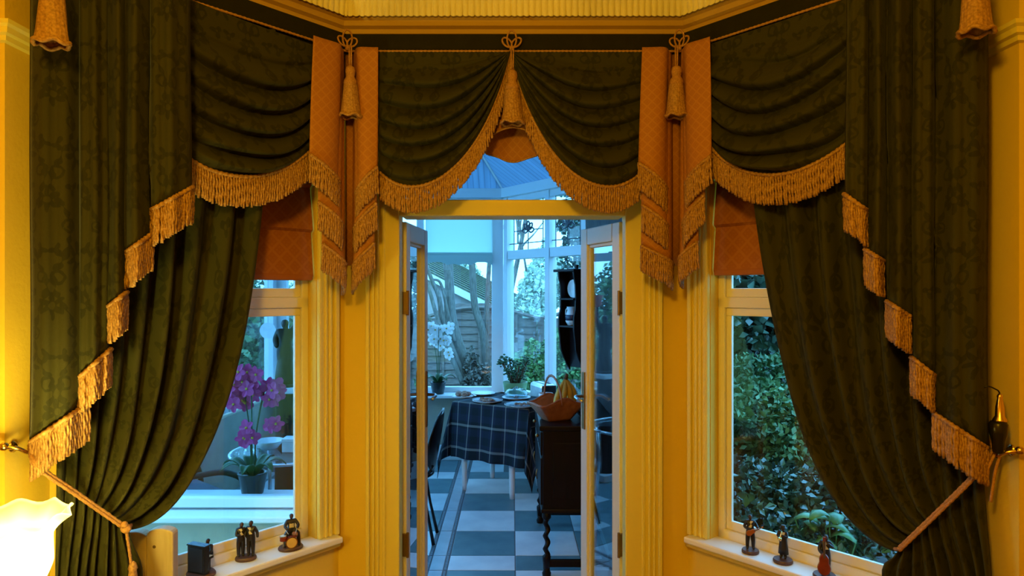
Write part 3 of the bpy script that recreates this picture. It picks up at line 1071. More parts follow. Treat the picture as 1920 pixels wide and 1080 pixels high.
# ------------------------------------------------------------------ tassels
def tassel(label, top, head_z, bot_z, rad, nrm, bow=None, group=None):
    """top: where its cord leaves; head_z: top of the head; bot_z: lower edge of the skirt"""
    root = thing('tassel', label, 'tassel', (top.x, top.y, bot_z), group=group)
    H = head_z - bot_z
    c = Vector((top.x, top.y, bot_z))
    obj('hanging_cord', MB().tube([top + Vector((-0.004, 0, 0)), c + Vector((-0.003, 0, H))], 0.003, 6).tube([top + Vector((0.004, 0, 0)), c + Vector((0.003, 0, H))], 0.003, 6), cord_mat, root, smooth=True)
    obj('head', MB().lathe(c, [(0.004, H), (rad * 0.42, H * 0.96), (rad * 0.5, H * 0.88), (rad * 0.40, H * 0.78), (rad * 0.62, H * 0.70), (rad * 0.66, H * 0.64), (rad * 0.5, H * 0.60)], 20), cord_mat, root, smooth=True)
    P = []
    for i in range(13):
        v = i / 12
        row = []
        for k in range(60):
            th = 2 * PI * k / 60
            rr = rad * (0.60 + 0.12 * math.sin(v * PI) + 0.40 * v ** 3) * (1 + 0.13 * abs(math.sin(th * 10 + 0.6 * math.sin(v * 4))) * (1 - 0.4 * v) + 0.05 * math.sin(th * 3 + 2 * v))
            row.append((c.x + rr * math.cos(th), c.y + rr * math.sin(th) * 0.85, c.z + H * 0.62 * (1 - v) + 0.004 * math.sin(th * 5) * v))
        P.append(row)
    obj('skirt', MB().grid(P, None, True), fringe_mat, root, smooth=True)
    rim = [Vector(p) for p in P[-1]] + [Vector(P[-1][0])]
    obj('skirt_rim', MB().tube(rim, 0.0035 + rad * 0.05, 6), fringe_mat, root, smooth=True)
    if bow:
        b, n = bow
        sd = Vector((n.y, -n.x, 0))
        sd = sd if sd.x > 0 else -sd
        for dx, dz, w, h, ang in ((-0.017, 0.024, 0.014, 0.021, 0.75), (0.0, 0.036, 0.017, 0.030, 0.0), (0.017, 0.024, 0.014, 0.021, -0.75)):
            mb = MB()
            pts = []
            for k in range(25):
                t = 2 * PI * k / 24
                lx, lz = w * math.cos(t), h * math.sin(t)
                rx, rz = lx * math.cos(ang) - lz * math.sin(ang), lx * math.sin(ang) + lz * math.cos(ang)
                pts.append(b + sd * (rx + dx) + Vector((0, 0, rz + dz)) + n * (0.008 + 0.005 * math.sin(t + dx * 90)))
            mb.tube(pts, 0.0036, 6)
            obj('cord_loop', mb, cord_mat, root, smooth=True)
        obj('knot', MB().ball(b + n * 0.008, 0.009, 10, 6), cord_mat, root, smooth=True)
    return root


nC = Vector((0, -1, 0))
tp = Vector((*offset_pt(PATH, 1, 0.215), 2.528))
nL2 = Vector((0.417, -0.909, 0))
tassel('gold tassel on a looped cord over the corner jabot nearest the lamp', tp, 2.455, 2.275, 0.036, nL2, (Vector((*offset_pt(PATH, 1, 0.158), 2.535)), nL2), None)
tp = Vector((*offset_pt(PATH, 2, 0.215), 2.528))
nR2 = Vector((-0.417, -0.909, 0))
tassel('gold tassel on a looped cord over the corner jabot nearest the shrub window', tp, 2.455, 2.275, 0.038, nR2, (Vector((*offset_pt(PATH, 2, 0.158), 2.535)), nR2), None)
tassel('gold tassel hanging over the trumpet of cloth above the door', FC.P(0.678, 0.185, 2.528), 2.45, 2.258, 0.040, nC, (FC.P(0.676, 0.158, 2.532), nC), None)
for lab, px, py in (('large gold tassel at the top of the tail above the lamp', 97, 82), ('large gold tassel at the top of the tail above the black ornament', 1830, 60)):
    Y = 1.60
    b = at(px, py, Y)
    t = tassel(lab, Vector((b.x, b.y, 2.60)), b.z + 0.22, b.z, 0.036, nC, None, None)


# ------------------------------------------------------------------ roman blinds
def roman(label, F, pxa, pxb, pbot):
    s0, s1 = 0.106, 0.60
    n = -0.028
    zb = F.un(pxa, pbot, n)[1]
    P, UV = [], []
    cuts = [2.29, zb + 0.36, zb + 0.35, zb + 0.19, zb + 0.18, zb + 0.015, zb]
    ns = [0, 0.006, -0.006, 0.014, 0.0, 0.016, 0.006]
    for z, dn in zip(cuts, ns):
        P.append([F.P(lerp(s0, s1, k / 10), n + dn, z) for k in range(11)])
        UV.append([(lerp(s0, s1, k / 10), z) for k in range(11)])
    root = thing('roman_blind', label, 'blind', F.P(0.35, n, zb))
    obj('cloth', MB().grid(P, UV), rust_cloth, root, solid=0.006)
    obj('bottom_hem', MB().fbox(F, s0, s1, n + 0.002, n + 0.02, zb - 0.004, zb + 0.022), rust_cloth, root, bevel=0.006)
    return root


roman('rust roman blind half lowered in the window with the pink orchid', FL, 560, 500, 524)
roman('rust roman blind half lowered in the window onto dark shrubs', FR, 1350, 1420, 515)


# ------------------------------------------------------------------ tiebacks, hooks, ornament
def twisted(mb, pts, r, seg=6):
    rs = []
    for a, b in zip(pts, pts[1:]):
        k = max(2, int((b - a).length / 0.005))
        rs += [a.lerp(b, j / k) for j in range(k)]
    rs.append(pts[-1])
    mb.tube(rs, [r * (1 + 0.14 * math.sin(i * 1.9)) for i in range(len(rs))], seg)


def spline(pts, k=10):
    out = []
    n = len(pts)
    for i in range(n - 1):
        p0, p1, p2, p3 = pts[max(i - 1, 0)], pts[i], pts[i + 1], pts[min(i + 2, n - 1)]
        for j in range(k):
            t = j / k
            out.append(0.5 * ((2 * p1) + (p2 - p0) * t + (2 * p0 - 5 * p1 + 4 * p2 - p3) * t * t + (3 * p1 - p0 - 3 * p2 + p3) * t ** 3))
    out.append(pts[-1])
    return out


HOOK_L = Vector((EL[0] + 0.045, 1.735, 1.245))
HOOK_R = Vector((ER[0] - 0.045, 1.735, 1.235))
root = thing('curtain_tieback', 'gold tieback rope with knotted end, looped from the hook by the lamp', 'tieback', FL.at(237, 991, 0.15))
mb = MB()
for dz, dn in ((0.004, 0.0), (-0.005, 0.003)):
    pts = [HOOK_L + Vector((0, 0, dz)), FL.at(70, 873, 0.20 + dn) + Vector((0, 0, dz)), FL.at(150, 930, 0.168 + dn) + Vector((0, 0, dz)), FL.at(236, 990, 0.158 + dn) + Vector((0, 0, dz))]
    twisted(mb, spline(pts), 0.0050)
obj('front_rope', mb, cord_mat, root, smooth=True)
mb = MB()
twisted(mb, spline([FL.at(236, 990, 0.158), FL.at(246, 985, 0.11), FL.at(236, 975, 0.065), FL.at(150, 915, 0.062), Vector((EL[0] + 0.03, 1.80, 1.25)), HOOK_L]), 0.005)
obj('back_rope', mb, cord_mat, root, smooth=True)
obj('knot', MB().ball(FL.at(236, 991, 0.163), 0.015, 12, 8, (1, 0.8, 0.9)).ball(FL.at(233, 984, 0.166), 0.010, 10, 6), cord_mat, root, smooth=True)
mb = MB()
twisted(mb, [FL.at(237, 996, 0.165), FL.at(241, 1022, 0.165), FL.at(246, 1058, 0.165)], 0.0042)
obj('hanging_end', mb, cord_mat, root, smooth=True)
obj('end_tassel', MB().lathe(FL.at(249, 1100, 0.165), [(0.013, 0), (0.012, 0.03), (0.010, 0.046), (0.013, 0.052), (0.009, 0.066), (0.003, 0.072)], 14), fringe_mat, root, smooth=True)

root = thing('curtain_tieback', 'gold tieback rope crossing the dark curtain to the hook under the black ornament', 'tieback', FR.at(1685, 1030, 0.15))
mb = MB()
for dz, dn in ((0.004, 0.0), (-0.006, 0.003)):
    pts = [HOOK_R + Vector((0, 0, dz)), FR.at(1830, 888, 0.19 + dn) + Vector((0, 0, dz)), FR.at(1760, 958, 0.168 + dn) + Vector((0, 0, dz)), FR.at(1686, 1029, 0.158 + dn) + Vector((0, 0, dz))]
    twisted(mb, spline(pts), 0.0048)
obj('front_rope', mb, cord_mat, root, smooth=True)
mb = MB()
twisted(mb, spline([FR.at(1686, 1029, 0.158), FR.at(1678, 1028, 0.11), FR.at(1690, 1010, 0.065), FR.at(1780, 925, 0.062), Vector((ER[0] - 0.03, 1.80, 1.24)), HOOK_R]), 0.0048)
obj('back_rope', mb, cord_mat, root, smooth=True)
obj('hanging_loop', MB().tube(spline([HOOK_R + Vector((0.004, -0.02, 0)), HOOK_R + Vector((-0.012, -0.02, -0.05)), HOOK_R + Vector((-0.02, -0.015, -0.13))]), 0.0038, 6).tube(spline([HOOK_R + Vector((-0.01, -0.02, 0)), HOOK_R + Vector((-0.03, -0.02, -0.04)), HOOK_R + Vector((-0.035, -0.015, -0.08))]), 0.0038, 6), cord_mat, root, smooth=True)

for lab, Hk, X, sg in (('polished brass tieback hook on the wall behind the lit lamp', HOOK_L, EL[0], 1), ('polished brass tieback hook with round knob under the black ornament', HOOK_R, ER[0], -1)):
    root = thing('tieback_hook', lab, 'hook', (X, 1.735, Hk.z))
    w = Vector((X, 1.735, Hk.z))
    mb = MB()
    prof = [(0.016, 0), (0.016, 0.004), (0.008, 0.008)]
    ring = [[w + Vector((sg * z, r * math.cos(2 * PI * k / 16), r * math.sin(2 * PI * k / 16))) for k in range(16)] for r, z in prof]
    mb.grid(ring, None, True)
    obj('rosette', mb, brass, root, smooth=True)
    pts = spline([w, w + Vector((sg * 0.03, -0.004, -0.010)), w + Vector((sg * 0.05, -0.018, -0.012)), w + Vector((sg * 0.045, -0.042, 0.004)), w + Vector((sg * 0.02, -0.055, 0.012))])
    obj('hook_arm', MB().tube(pts, 0.0052, 8), brass, root, smooth=True)
    obj('ball_end', MB().ball(pts[-1], 0.011, 12, 8), brass, root, smooth=True)

base = at(1872, 850, 1.70)
root = thing('hanging_ornament', 'slim black ornament with a brass neck and thin loop, hanging by the tieback hook', 'ornament', base)
obj('black_body', MB().lathe(base, [(0.010, 0.0), (0.013, 0.004), (0.015, 0.03), (0.020, 0.05), (0.021, 0.075), (0.017, 0.082)], 16), black_gloss, root, smooth=True)
obj('brass_neck', MB().lathe(base + Vector((0.004, 0, 0)), [(0.017, 0.082), (0.016, 0.086), (0.011, 0.095), (0.010, 0.118), (0.006, 0.140), (0.007, 0.146), (0.004, 0.152)], 16), brass, root, smooth=True)
obj('wire_loop', MB().tube(spline([base + Vector((0.004, 0, 0.150)), base + Vector((-0.004, 0, 0.162)), base + Vector((-0.030, 0.01, 0.166)), base + Vector((-0.034, 0.03, 0.10)), base + Vector((-0.02, 0.03, 0.02))]), 0.0018, 6), black_gloss, root, smooth=True)

# ------------------------------------------------------------------ table lamp with tulip shade, on a small table
LX, LY = -1.07, 1.42
root = thing('side_table', 'small round dark side table carrying the lit tulip lamp', 'table', (LX, LY, 0))
obj('table_top', MB().lathe((LX, LY, 0), [(0.20, 0.70), (0.205, 0.71), (0.20, 0.725)], 32), dark_wood, root, smooth=False)
obj('pedestal', MB().lathe((LX, LY, 0), [(0.03, 0.10), (0.022, 0.3), (0.035, 0.42), (0.022, 0.55), (0.05, 0.70)], 16), dark_wood, root, smooth=True)
for k in range(3):
    a = 2 * PI * k / 3 + 0.4
    c, s = math.cos(a), math.sin(a)
    obj('leg', MB().tube([(LX + c * 0.01, LY + s * 0.01, 0.14), (LX + c * 0.10, LY + s * 0.10, 0.11), (LX + c * 0.18, LY + s * 0.18, 0.014)], [0.018, 0.016, 0.012], 8), dark_wood, root, smooth=True)
root = thing('table_lamp', 'lit table lamp with an opal tulip glass shade and ruffled rim', 'lamp', (LX, LY, 0.725))
obj('lamp_base', MB().lathe((LX, LY, 0.725), [(0.07, 0.0), (0.072, 0.01), (0.04, 0.025), (0.016, 0.05), (0.022, 0.09), (0.014, 0.13), (0.012, 0.22), (0.03, 0.235), (0.034, 0.25)], 24), brass, root, smooth=True)
P = []
for i in range(25):
    v = i / 24
    row = []
    for k in range(72):
        th = 2 * PI * k / 72
        rr = 0.034 + 0.052 * math.sin(min(1, v * 1.35) * PI / 2) - 0.010 * math.sin(PI * max(0, (v - 0.45) / 0.55)) + 0.026 * max(0, (v - 0.72) / 0.28) ** 2
        ruf = max(0, (v - 0.6) / 0.4) ** 2
        rr += 0.0055 * ruf * math.sin(9 * th)
        row.append((LX + rr * math.cos(th), LY + rr * math.sin(th), 0.972 + 0.198 * v + 0.007 * ruf * math.cos(9 * th + 0.6)))
    P.append(row)
obj('glass_shade', MB().grid(P, None, True), lamp_glass, root, smooth=True, solid=0.003)
bulb = bpy.data.materials.new('lit_bulb')
bulb.use_nodes = True
bulb.cycles.emission_sampling = 'NONE'
bb = bulb.node_tree.nodes['Principled BSDF']
bb.inputs['Emission Color'].default_value = (1, 0.86, 0.42, 1)
bb.inputs['Emission Strength'].default_value = 60.0
obj('bulb', MB().ball((LX, LY, 1.035), 0.026, 14, 10, (1, 1, 1.3)), bulb, root, smooth=True)
# ------------------------------------------------------------------ sill figurines
def figure_body(J, scale, robe=None, seed=1):
    """one continuous little body grown on a skeleton; J overrides joints (unit height, facing -Y)"""
    base = dict(pelvis=(0, 0, .52, .080), belly=(0, 0, .62, .075), chest=(0, 0, .74, .092), neck=(0, 0, .835, .034), head=(0, -.012, .895, .056), crown=(0, 0, .955, .048), nose=(0, -.068, .893, .012),
                shL=(.10, 0, .785, .045), elL=(.15, .0, .64, .036), haL=(.15, -.06, .52, .03), shR=(-.10, 0, .785, .045), elR=(-.15, 0, .64, .036), haR=(-.15, -.06, .52, .03),
                hiL=(.05, 0, .48, .062), knL=(.06, -.01, .27, .048), anL=(.06, 0, .05, .036), toL=(.066, -.075, .028, .026),
                hiR=(-.05, 0, .48, .062), knR=(-.06, -.01, .27, .048), anR=(-.06, 0, .05, .036), toR=(-.066, -.075, .028, .026))
    base.update(J)
    names = list(base)
    E = [('pelvis', 'belly'), ('belly', 'chest'), ('chest', 'neck'), ('neck', 'head'), ('head', 'crown'), ('head', 'nose'), ('chest', 'shL'), ('shL', 'elL'), ('elL', 'haL'), ('chest', 'shR'), ('shR', 'elR'), ('elR', 'haR'),
         ('pelvis', 'hiL'), ('hiL', 'knL'), ('knL', 'anL'), ('anL', 'toL'), ('pelvis', 'hiR'), ('hiR', 'knR'), ('knR', 'anR'), ('anR', 'toR')]
    me = bpy.data.meshes.new('figure_skeleton')
    me.from_pydata([base[n][:3] for n in names], [(names.index(a), names.index(b)) for a, b in E], [])
    o = bpy.data.objects.new('figure_skeleton', me)
    COL.objects.link(o)
    md = o.modifiers.new('skin', 'SKIN')
    md.use_smooth_shade = True
    for i, n in enumerate(names):
        sv = me.skin_vertices[0].data[i]
        k_ = 1.0 if n in ('head', 'crown', 'nose', 'neck') else 1.3
        sv.radius = (base[n][3] * k_, base[n][3] * k_)
        sv.use_root = (n == 'pelvis')
    sb = o.modifiers.new('sub', 'SUBSURF')
    sb.levels = sb.render_levels = 1
    dg = bpy.context.evaluated_depsgraph_get()
    out = bpy.data.meshes.new_from_object(o.evaluated_get(dg))
    bpy.data.objects.remove(o)
    ch, hd = Vector(base['chest'][:3]), Vector(base['head'][:3])
    ha = [Vector(base['haL'][:3]), Vector(base['haR'][:3])]
    out.materials.clear()
    for m in (suit, skin_dark, shirt):
        out.materials.append(m)
    for p in out.polygons:
        c = p.center
        k = 0
        if c.z > base['neck'][2] - 0.005 and (c - hd).length < 0.13:
            k = 1 if c.z < hd.z + 0.045 or c.y < hd.y - 0.03 else 0
        elif min((c - h).length for h in ha) < 0.034:
            k = 1
        elif abs(c.x - ch.x) < 0.032 and c.y < ch.y - 0.045 and ch.z - 0.13 < c.z < ch.z + 0.1:
            k = 2
        p.material_index = k
        p.use_smooth = True
    for v in out.vertices:
        v.co *= scale
    # head: skull, hair cap, brow and nose joined into the same mesh
    bm = bmesh.new()
    bm.from_mesh(out)
    ln = Vector(base['crown'][:3]) - hd
    rot = Vector((0, 0, 1)).rotation_difference(ln).to_matrix().to_4x4()
    for c, r_, sc_, mi_, back in ((hd + ln * 0.15, 0.058, (0.90, 1.02, 1.22), 1, 0.0), (hd + ln * 0.42 + Vector((0, 0.012, 0)), 0.058, (0.98, 1.04, 0.95), 0, 0.0), (hd + Vector((0, -0.060, -0.004)), 0.013, (0.8, 1.2, 1.3), 1, 0.0)):
        res = bmesh.ops.create_uvsphere(bm, u_segments=14, v_segments=9, radius=r_ * scale, matrix=Matrix.Translation(c * scale) @ rot @ Matrix.Diagonal((*sc_, 1)))
        vset = set(res['verts'])
        for f in bm.faces:
            if all(v in vset for v in f.verts):
                f.material_index = mi_
                f.smooth = True
    bm.to_mesh(out)
    bm.free()
    return out


def put_body(J, scale, parent, off=(0, 0, 0), rz=0.0):
    me = figure_body(J, scale)
    o = bpy.data.objects.new('body', me)
    COL.objects.link(o)
    o.parent = parent
    o.location = off
    o.rotation_euler = (0, 0, rz)
    return o


SILL_Z = 0.71


def on_sill(F, px, py):
    Y = (CAM_Z - SILL_Z) * F_PX / (py - HORIZON)
    return Vector(((px - 960) / F_PX * Y, Y, SILL_Z))


def base_disc(root, r, ry=None):
    return obj('base', MB().lathe((0, 0, 0), [(r * 0.94, 0), (r, 0.003), (r, 0.008), (r * 0.93, 0.012)], 28, 1, (ry or r) / r), figure_base, root, local=True, smooth=False)


BZ = 0.011
# two singers
root = thing('singers_figurine', 'painted figurine of two singers in black suits leaning together on one base', 'figurine', on_sill(FL, 461, 1049), 0.25)
base_disc(root, 0.036, 0.028)
put_body(dict(haL=(.17, -.06, .50, .03), haR=(-.02, -.14, .66, .03), elR=(-.13, -.05, .63, .036), head=(0.02, -.012, .895, .056), crown=(0.025, 0, .955, .048)), 0.122, root, (-0.017, 0.002, BZ), 0.3)
put_body(dict(haL=(.20, -.05, .52, .03), elL=(.17, .02, .65, .036), haR=(-.14, -.10, .56, .03)), 0.127, root, (0.017, -0.002, BZ), -0.25)
# drummer
root = thing('drummer_figurine', 'painted figurine of a seated drummer behind a yellow-fronted red drum', 'figurine', on_sill(FL, 545, 1029), 0.45)
base_disc(root, 0.044, 0.034)
seat = dict(pelvis=(0, .05, .40, .085), belly=(0, .04, .50, .08), chest=(0, .02, .64, .098), neck=(0, .0, .735, .036), head=(0, -.015, .80, .058), crown=(0, 0, .865, .05), nose=(0, -.075, .80, .012),
            shL=(.11, 0.01, .685, .047), elL=(.19, -.06, .56, .036), haL=(.13, -.19, .50, .032), shR=(-.11, .01, .685, .047), elR=(-.19, -.06, .56, .036), haR=(-.13, -.19, .50, .032),
            hiL=(.07, .02, .38, .065), knL=(.17, -.16, .36, .05), anL=(.18, -.14, .06, .036), toL=(.20, -.22, .03, .028), hiR=(-.07, .02, .38, .065), knR=(-.17, -.16, .36, .05), anR=(-.18, -.14, .06, .036), toR=(-.20, -.22, .03, .028))
put_body(seat, 0.128, root, (0.004, 0.012, BZ))
obj('stool', MB().lathe((0.004, 0.018, BZ), [(0.010, 0), (0.007, 0.02), (0.014, 0.036), (0.014, 0.042)], 14), suit, root, local=True)


def drum(root, c, axis, r, l, shell, skinm):
    a = Vector(axis).normalized()
    d = obj('drum', MB().tube([Vector(c) - a * l / 2, Vector(c) + a * l / 2], r, 22), shell, root, local=True, smooth=False)
    obj('drum_skin', MB().tube([Vector(c) + a * (l / 2), Vector(c) + a * (l / 2 + 0.0015)], r * 0.88, 22), skinm, d, local=True)
    obj('hoop', MB().tube([Vector(c) + a * (l / 2 - 0.002), Vector(c) + a * (l / 2 + 0.001)], r * 1.05, 22), brass, d, local=True)


drum(root, (0.0, -0.020, 0.032), (0, -1, 0), 0.020, 0.020, red_wood, drum_skin)
drum(root, (-0.027, -0.012, 0.046), (0, 0, 1), 0.012, 0.016, red_wood, shirt)
drum(root, (0.012, -0.018, 0.056), (0, -0.3, 1), 0.010, 0.010, red_wood, guitar_wood)
for sx in (-1, 1):
    obj('drum_stick', MB().tube([(sx * 0.020, -0.013, 0.076), (sx * 0.012, -0.034, 0.066)], 0.0009, 6), shirt, root, local=True)
obj('stand_leg', MB().tube([(-0.027, -0.012, 0.012), (-0.027, -0.012, 0.038)], 0.0015, 6), brass, root, local=True)
obj('stand_leg', MB().tube([(0.034, -0.01, 0.012), (0.030, -0.016, 0.062)], 0.0012, 6), brass, root, local=True)
# pianist, seen behind the dark upright piano
root = thing('pianist_figurine', 'dark upright piano figurine with its seated player, half cut off at the photo edge', 'figurine', on_sill(FL, 377, 1078), -0.35)
base_disc(root, 0.050, 0.040)
pn = obj('piano_case', MB().box((-0.036, -0.022, BZ), (0.036, 0.0, BZ + 0.092)), black_gloss, root, local=True, bevel=0.002)
obj('piano_lid', MB().box((-0.038, -0.024, BZ + 0.090), (0.038, 0.004, BZ + 0.095)), black_gloss, pn, local=True, bevel=0.001)
obj('key_bed', MB().box((-0.035, 0.0, BZ + 0.045), (0.035, 0.018, BZ + 0.052)), black_gloss, pn, local=True)
obj('keyboard', MB().box((-0.033, 0.001, BZ + 0.052), (0.033, 0.016, BZ + 0.0535)), shirt, pn, local=True)
obj('back_panel', MB().box((-0.030, -0.0235, BZ + 0.008), (0.030, -0.022, BZ + 0.084)), suit, pn, local=True, bevel=0.001)
put_body(seat, 0.112, root, (0.0, 0.030, BZ), PI * 0)
# guitarist
root = thing('guitarist_figurine', 'painted figurine of a standing guitarist in a black suit with an orange guitar', 'figurine', on_sill(FR, 1407, 1036), -0.15)
base_disc(root, 0.030)
put_body(dict(elL=(.18, -.03, .64, .036), haL=(.17, -.14, .66, .03), elR=(-.17, -.01, .63, .036), haR=(-.03, -.14, .60, .03), knL=(.075, -.01, .27, .048), anL=(.08, 0, .05, .036), toL=(.09, -.075, .028, .026), knR=(-.075, -.01, .27, .048), anR=(-.08, 0, .05, .036), toR=(-.09, -.075, .028, .026)), 0.128, root, (0, 0.003, BZ))


def fiddle(root, c, r, ang, mat_, neck, thick, name):
    """waisted body, neck and head, lying in its own plane"""
    c = Vector(c)
    ca, sa = math.cos(ang), math.sin(ang)

    def T(x, y, z):
        return (c.x + x * ca - z * sa, c.y + y, c.z + x * sa + z * ca)
    out = []
    for k in range(36):
        t = 2 * PI * k / 36
        w = 1.0 + 0.28 * math.cos(t) * -1
        x = r * 1.35 * math.cos(t)
        z = r * (0.78 - 0.16 * math.cos(t) - 0.20 * math.exp(-((math.cos(t) - 0.15) / 0.3) ** 2)) * math.sin(t)
        out.append((x, z))
    mb = MB().slab([T(x, -thick / 2, z) for x, z in out], (0, thick, 0))
    b = obj(name, mb, mat_, root, local=True, bevel=thick * 0.2)
    obj('neck', MB().tube([T(r * 0.9, -thick * 0.6, 0), T(neck, -thick * 0.6, 0)], r * 0.13, 8), stalk, b, local=True)
    obj('headstock', MB().tube([T(neck, -thick * 0.6, 0), T(neck + r * 0.5, -thick * 0.5, 0)], r * 0.2, 6), mat_, b, local=True)
    return b


fiddle(root, (-0.002, -0.020, 0.080), 0.013, 0.5, guitar_wood, 0.040, 0.007, 'guitar')
# horn player
root = thing('horn_player_figurine', 'painted figurine of a hatted horn player in a long black coat, playing', 'figurine', on_sill(FR, 1468, 1054), -0.75)
base_disc(root, 0.033)
put_body(dict(elL=(.14, -.09, .68, .036), haL=(.03, -.17, .74, .03), elR=(-.14, -.09, .68, .036), haR=(-.03, -.16, .68, .03), head=(0, -.03, .895, .056), crown=(0, -.02, .955, .048), nose=(0, -.085, .893, .012)), 0.116, root, (0, 0.004, BZ))
obj('coat_skirt', MB().lathe((0, 0.004, BZ), [(0.0175, 0.018), (0.0155, 0.04), (0.0125, 0.062), (0.011, 0.070)], 20, 1, 0.8), suit, root, local=True, smooth=True)
obj('hat', MB().lathe((0, 0.002, BZ + 0.107), [(0.0125, 0), (0.0125, 0.0015), (0.0085, 0.002), (0.008, 0.009), (0.006, 0.0105)], 18), suit, root, local=True, smooth=True)
obj('horn', MB().tube(spline([Vector((0, -0.010, BZ + 0.099)), Vector((0, -0.018, BZ + 0.092)), Vector((0, -0.021, BZ + 0.078)), Vector((0, -0.026, BZ + 0.072)), Vector((0, -0.032, BZ + 0.080))], 6), [0.0012 + 0.00022 * i for i in range(25)], 10), brass, root, local=True, smooth=True)
# bass player
root = thing('bass_player_figurine', 'painted figurine of a bass player standing behind a tall red double bass', 'figurine', on_sill(FR, 1546, 1083), -0.35)
base_disc(root, 0.036)
put_body(dict(elL=(.17, -.04, .68, .036), haL=(.04, -.15, .80, .03), elR=(-.16, -.06, .60, .036), haR=(-.05, -.20, .50, .03), head=(0.01, -.02, .895, .056)), 0.130, root, (0.004, 0.010, BZ))
fiddle(root, (-0.003, -0.018, 0.050), 0.026, PI / 2, red_wood, 0.078, 0.015, 'double_bass')

# ------------------------------------------------------------------ pale slatted rack beside the lamp-side sill
q = at(303, 1040, 2.03)
root = thing('wooden_rack', 'pale painted wooden rack with two round-topped end boards beside the tied curtain', 'rack', (q.x, q.y, 0))
for px, w, top in ((304, 0.040, 988), (256, 0.038, 994)):
    c = at(px, top, 2.03)
    pts = [(c.x - w, 2.015, 0), (c.x + w, 2.015, 0), (c.x + w, 2.015, c.z - 0.018)]
    pts += [(c.x + w * math.cos(PI * k / 10), 2.015, c.z - 0.018 + 0.018 * math.sin(PI * k / 10)) for k in range(1, 10)]
    pts += [(c.x - w, 2.015, c.z - 0.018)]
    e = obj('end_board', MB().slab(pts, (0, 0.035, 0)), pale_wood, root, bevel=0.004)
    obj('wood_plug', MB().tube([(c.x - 0.016, 2.0145, c.z - 0.055), (c.x - 0.016, 2.016, c.z - 0.055)], 0.005, 10), stalk, e)
a, b = at(256, 994, 2.03), at(304, 988, 2.03)
for z in (0.25, 0.5, 0.75):
    obj('cross_rail', MB().box((a.x, 2.022, z), (b.x, 2.044, z + 0.03)), pale_wood, root)

# ------------------------------------------------------------------ garden room: shell
FX, BY, FYW = -2.3, 6.5, 3.4          # far left side, back wall, wall that faces the house
A2, B2 = (-0.08, 6.5), (0.62, 5.55)
FB = Frame((FX, BY), (1, 0), (0, -1), A2[0] - FX)
d2 = (Vector(B2) - Vector(A2)).normalized()
F2 = Frame(A2, d2, (d2.y, -d2.x) if d2.y * 0 + (d2.y) * -1 < 0 else (-abs(d2.y), -abs(d2.x)), (Vector(B2) - Vector(A2)).length)
F2.n = Vector((-abs(d2.y), -abs(d2.x)))
FS = Frame((FX, FYW), (0, 1), (1, 0), BY - FYW)
FN = Frame((FX, FYW), (1, 0), (0, 1), -0.80 - FX)
EAVE = 2.55
DW = 0.63
obj('wall_garden_room_right', MB().box((0.62, 2.85, 0), (0.74, 5.60, EAVE)), dark_wall, kind='structure')
obj('wall_garden_room_link', MB().box((-0.86, 2.85, 0), (-0.78, 3.45, EAVE)), upvc, kind='structure')
pts = plan(FB, [(0, 0), (FB.L, 0)]) + [B2] + plan(F2, [(F2.L, -0.14), (-0.06, -0.14)]) + [(FX, BY + 0.14)]
obj('wall_garden_room_back', MB().prism(plan(FB, [(-0.14, 0), (FB.L, 0), (FB.L + 0.05, -0.14), (-0.14, -0.14)]), -0.5, DW).prism(plan(F2, [(0, 0), (F2.L, 0), (F2.L, -0.14), (-0.05, -0.14)]), -0.5, DW), cream_render, kind='structure')
obj('wall_garden_room_side', MB().prism(plan(FS, [(0, 0), (FS.L, 0), (FS.L, -0.14), (0, -0.14)]), -0.5, DW), cream_render, kind='structure')
obj('wall_garden_room_front', MB().prism(plan(FN, [(0, 0), (FN.L, 0), (FN.L, -0.10), (0, -0.10)]), -0.5, 0.52), cream_render, kind='structure')
for i, F in enumerate((FB, F2)):
    obj('baseboard_garden_room_%s' % ('back', 'facet')[i], MB().fbox(F, 0.0, F.L, 0, 0.018, 0.0, 0.15), upvc, kind='structure', bevel=0.005)


